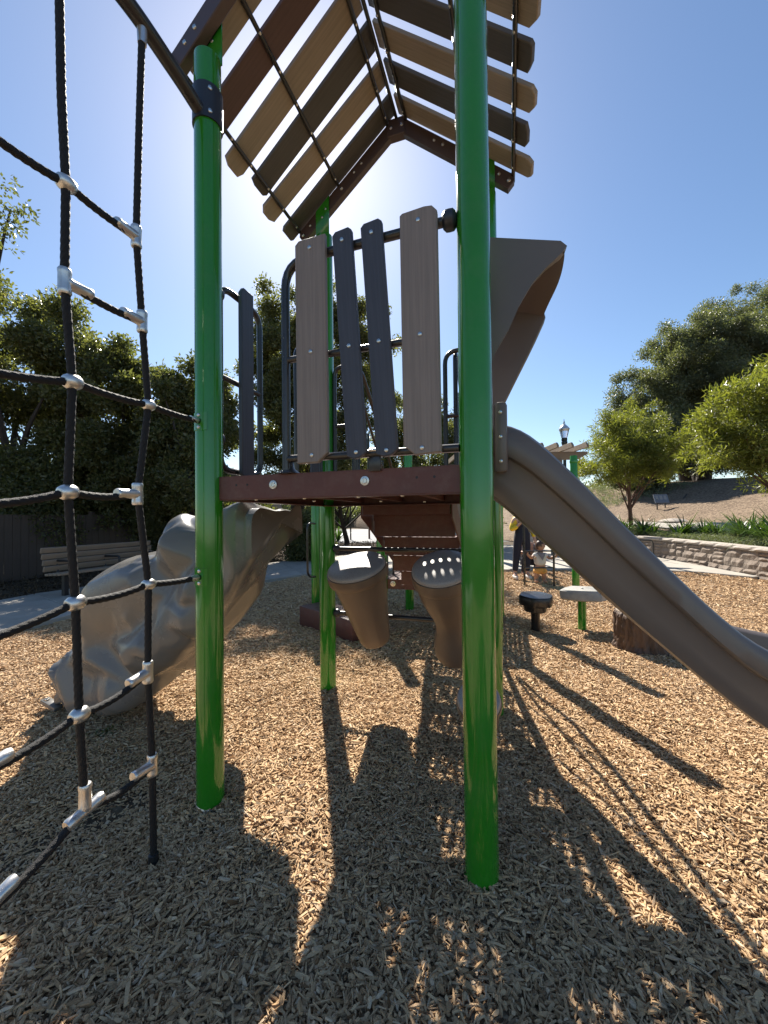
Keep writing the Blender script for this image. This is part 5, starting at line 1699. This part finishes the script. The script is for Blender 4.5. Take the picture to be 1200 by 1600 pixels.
def head_mesh(c, h, facing, mat, parent, hair_mat, hair_back=True, tilt=0.0, name='head'):
    """egg-shaped head with brow, nose, chin and ears, plus a hair cap; h = head height, facing = yaw of the face (0 looks to -Y)"""
    Mx = Matrix.Translation(c) @ Matrix.Rotation(facing, 4, 'Z') @ Matrix.Rotation(tilt, 4, 'X')
    mb = MB(); n, m_ = 24, 18; vs = []
    for i in range(m_ + 1):
        ph = math.pi * i / m_
        z = math.cos(ph)
        for k in range(n):
            a = 2 * math.pi * k / n; x = math.sin(a); y = -math.cos(a)
            r_ = math.sin(ph)
            wx, wy = .36, .43
            jaw = 1 - .24 * max(0, -z) ** 1.4
            X_ = x * r_ * wx * jaw; Y_ = y * r_ * wy * (1 - .10 * max(0, -z)); Z_ = z * .5
            if y < -.9: 
                Y_ -= .055 * math.exp(-((Z_ + .06) / .06) ** 2) * (1 if abs(x) < .3 else 0)
            if y < -.5: Y_ += .022 * math.exp(-((Z_ - .03) / .04) ** 2) * (1 if .25 < abs(x) < .7 else 0)
            if abs(x) > .9: X_ *= 1 + .13 * math.exp(-((Z_ + .02) / .07) ** 2)
            vs.append(Mx @ (Vector((X_, Y_, Z_)) * h))
    mb.add(vs, [(i * n + k, (i + 1) * n + k, (i + 1) * n + (k + 1) % n, i * n + (k + 1) % n) for i in range(m_) for k in range(n)])
    hd = mb.build(name, mat, parent)
    mb = MB(); vs = []; keep = []
    for i in range(m_ + 1):
        ph = math.pi * i / m_; z = math.cos(ph)
        for k in range(n):
            a = 2 * math.pi * k / n; x = math.sin(a); y = -math.cos(a)
            vs.append(Mx @ (Vector((x * math.sin(ph) * .395, y * math.sin(ph) * .465 + .02, z * .54 + .02)) * h))
    fs = []
    for i in range(m_):
        for k in range(n):
            a = 2 * math.pi * (k + .5) / n; y = -math.cos(a); z = math.cos(math.pi * (i + .5) / m_)
            lim = .42 if y < -.55 else (-.15 if y < .2 else -.62)
            if z > lim: fs.append((i * n + k, (i + 1) * n + k, (i + 1) * n + (k + 1) % n, i * n + (k + 1) % n))
    mb.add(vs, fs); hr = mb.build('hair', hair_mat, parent)
    for sx in (-1, 1):
        mb = MB(); mb.lathe([(.001, -.02 * h), (.035 * h, -.01 * h), (.035 * h, .01 * h), (.001, .02 * h)], Mx @ Matrix.Translation(Vector((sx * .15, -.385, .03)) * h), n=8); mb.build('eye', M['hair'], parent)
    mb = MB(); mb.box((0, 0, 0), (.17 * h, .02 * h, .03 * h), None, .006 * h); mb.v = [Mx @ (v + Vector((0, -.39 * h, -.25 * h))) for v in mb.v]; mb.build('mouth', M['skin_d'], parent)
    return hd

def woman():
    p = Vector((2.99, 8.35, .02))
    w = empty('person', p, 'standing woman in a mustard cardigan over dark navy overalls, hand raised to her chin', 'person')
    J = {'pel': ((0, 0, .90), .125), 'wst': ((0, 0, 1.05), .105), 'chs': ((0, 0, 1.20), .12), 'nk0': ((0, 0, 1.345), .06), 'nk1': ((0, -.01, 1.40), .048), 'hd': ((0, -.01, 1.46), .05),
         'hl': ((-.085, 0, .84), .085), 'kl': ((-.125, -.01, .47), .058), 'al': ((-.165, 0, .10), .040), 'tl': ((-.175, -.13, .04), .035),
         'hr': ((.085, 0, .84), .085), 'kr': ((.095, -.02, .47), .058), 'ar': ((.10, -.01, .10), .040), 'tr': ((.12, -.14, .04), .035),
         'sl': ((-.165, 0, 1.285), .055), 'el': ((-.245, -.03, 1.03), .042), 'wl': ((-.095, -.17, 1.17), .027),
         'sr': ((.165, 0, 1.285), .055), 'er': ((.235, .01, 1.03), .042), 'wr': ((.255, -.06, .83), .027)}
    ch = [['pel', 'wst', 'chs', 'nk0', 'nk1', 'hd'], ['pel', 'hl', 'kl', 'al', 'tl'], ['pel', 'hr', 'kr', 'ar', 'tr'], ['chs', 'sl', 'el', 'wl'], ['chs', 'sr', 'er', 'wr']]
    ch += hand_chains(J, 'wl', (.05, -.02, .09), 1, 'L'); ch += hand_chains(J, 'wr', (.02, -.03, -.09), -1, 'Rr')
    skinned('body', J, ch, M['skin'], w, 'pel')
    # overalls
    K = {k: v for k, v in J.items()}
    K2 = {'pel': (J['pel'][0], .150), 'wst': (J['wst'][0], .128), 'chs': ((0, -.012, 1.20), .135), 'top': ((0, -.03, 1.30), .10),
          'hl': (J['hl'][0], .108), 'kl': (J['kl'][0], .082), 'al': ((-.162, 0, .13), .062), 'hr': (J['hr'][0], .108), 'kr': (J['kr'][0], .082), 'ar': ((.10, -.01, .13), .062)}
    skinned('overalls', K2, [['pel', 'wst', 'chs', 'top'], ['pel', 'hl', 'kl', 'al'], ['pel', 'hr', 'kr', 'ar']], M['navy'], w, 'pel')
    # cardigan: open front, sleeves
    K3 = {'cl': ((-.13, .02, 1.16), .085), 'cl0': ((-.12, .02, 1.00), .08), 'sl': ((-.15, .01, 1.275), .075), 'el': (J['el'][0], .064), 'wl': ((-.13, -.14, 1.13), .045),
          'bk': ((0, .07, 1.18), .10), 'bk2': ((0, .07, 1.02), .09), 'cr': ((.13, .02, 1.16), .085), 'cr0': ((.12, .02, 1.00), .08), 'sr': ((.15, .01, 1.275), .075), 'er': (J['er'][0], .064), 'wr': ((.25, -.045, .87), .045)}
    skinned('cardigan', K3, [['bk', 'bk2'], ['bk', 'cl', 'cl0'], ['bk', 'cr', 'cr0'], ['cl', 'sl', 'el', 'wl'], ['cr', 'sr', 'er', 'wr']], M['yellow'], w, 'bk')
    head_mesh(p + Vector((0, -.02, 1.535)), .225, R(20), M['skin'], w, M['hair'])
    for f, n_ in (('al', 'tl'), ('ar', 'tr')):
        a = Vector(J[f][0]) + p; b_ = Vector(J[n_][0]) + p; a.z = .05; b_.z = .04
        mb = MB(); mb.tube([a + Vector((0, .06, 0)), a, b_.lerp(a, .3), b_ + Vector((0, -.03, 0))], [.035, .05, .05, .03], 12)
        mb.build('shoe', M['white_cl'], w)
woman()

def toddler():
    p = Vector((3.08, 7.62, .03))
    w = empty('person', p, 'toddler in an off-white shirt, grey bandana and orange shorts holding the low bars', 'person')
    s = .84
    J = {'pel': ((0, 0, .36), .075), 'chs': ((0, 0, .52), .078), 'nk0': ((0, -.005, .60), .04), 'hd': ((0, -.01, .65), .04),
         'hl': ((-.055, 0, .32), .068), 'kl': ((-.078, -.015, .18), .054), 'al': ((-.085, 0, .055), .040), 'tl': ((-.095, -.08, .03), .032),
         'hr': ((.055, 0, .32), .068), 'kr': ((.072, -.015, .18), .054), 'ar': ((.075, 0, .055), .040), 'tr': ((.085, -.08, .03), .032),
         'sl': ((-.095, 0, .555), .034), 'el': ((-.19, -.06, .50), .034), 'wl': ((-.29, -.16, .565), .026),
         'sr': ((.095, 0, .555), .034), 'er': ((.175, -.06, .49), .034), 'wr': ((.24, -.17, .54), .026)}
    ch = [['pel', 'chs', 'nk0', 'hd'], ['pel', 'hl', 'kl', 'al', 'tl'], ['pel', 'hr', 'kr', 'ar', 'tr'], ['chs', 'sl', 'el', 'wl'], ['chs', 'sr', 'er', 'wr']]
    ch += hand_chains(J, 'wl', (-.05, -.06, .08), 1, 'L', .55); ch += hand_chains(J, 'wr', (.02, -.07, .08), -1, 'Rr', .55)
    skinned('body', J, ch, M['skin_d'], w, 'pel')
    K = {'a': ((0, 0, .33), .125), 'b': ((0, 0, .44), .115), 'c': ((0, 0, .545), .088), 'sl': ((-.10, -.005, .555), .05), 'el': ((-.155, -.035, .525), .045), 'sr': ((.10, -.005, .555), .05), 'er': ((.15, -.035, .52), .045)}
    skinned('shirt', K, [['a', 'b', 'c'], ['c', 'sl', 'el'], ['c', 'sr', 'er']], M['white_cl'], w, 'a')
    K = {'p0': ((0, 0, .36), .115), 'p': ((0, 0, .30), .13), 'l': ((-.068, 0, .255), .098), 'l2': ((-.074, -.005, .165), .09), 'r': ((.066, 0, .255), .098), 'r2': ((.070, -.005, .165), .09)}
    skinned('shorts', K, [['p0', 'p'], ['p', 'l', 'l2'], ['p', 'r', 'r2']], M['orange_cl'], w, 'p')
    mb = MB(); mb.add([p + Vector(v) for v in ((-.085, -.055, .60), (.085, -.055, .60), (.045, -.11, .53), (0, -.125, .455), (-.045, -.11, .53), (0, -.09, .60), (0, .06, .61))],
                      [(0, 4, 5), (4, 3, 5), (3, 2, 5), (2, 1, 5), (0, 5, 6), (5, 1, 6)]); mb.build('bandana', M['grey_cl'], w)
    head_mesh(p + Vector((.005, -.015, .735)), .20, R(55), M['skin_d'], w, M['hair_b'])
toddler()

def crouching():
    p = Vector((3.25, 8.75, .0))
    w = empty('person', p, 'dark-haired person crouching behind the toddler, mostly hidden', 'person')
    J = {'pel': ((.06, .12, .34), .13), 'chs': ((-.02, -.02, .62), .125), 'nk0': ((-.05, -.08, .76), .055), 'hd': ((-.06, -.11, .82), .05),
         'kl': ((-.12, -.22, .47), .066), 'al': ((-.12, -.05, .09), .045), 'tl': ((-.13, -.19, .04), .036), 'kr': ((.18, -.2, .45), .066), 'ar': ((.16, -.02, .09), .045), 'tr': ((.18, -.17, .04), .036),
         'sl': ((-.18, -.03, .68), .058), 'el': ((-.24, -.22, .55), .043), 'wl': ((-.14, -.40, .56), .028), 'sr': ((.15, -.03, .68), .058), 'er': ((.24, -.22, .55), .043), 'wr': ((.14, -.40, .56), .028)}
    ch = [['pel', 'chs', 'nk0', 'hd'], ['pel', 'kl', 'al', 'tl'], ['pel', 'kr', 'ar', 'tr'], ['chs', 'sl', 'el', 'wl'], ['chs', 'sr', 'er', 'wr']]
    ch += hand_chains(J, 'wl', (.06, -.09, .02), 1, 'L'); ch += hand_chains(J, 'wr', (-.06, -.09, .02), -1, 'Rr')
    skinned('body', J, ch, M['skin_d'], w, 'pel')
    K = {k: (v[0], v[1] * 1.14) for k, v in J.items() if k in ('pel', 'chs', 'sl', 'el', 'sr', 'er')}
    skinned('top', {**K}, [['pel', 'chs'], ['chs', 'sl', 'el'], ['chs', 'sr', 'er']], M['grey_cl'], w, 'pel')
    K = {k: (J[k][0], J[k][1] * 1.16) for k in ('pel', 'kl', 'al', 'kr', 'ar')}
    skinned('trousers', K, [['pel', 'kl', 'al'], ['pel', 'kr', 'ar']], M['navy'], w, 'pel')
    head_mesh(p + Vector((-.07, -.14, .91)), .22, R(-15), M['skin_d'], w, M['hair'], tilt=R(18))
crouching()
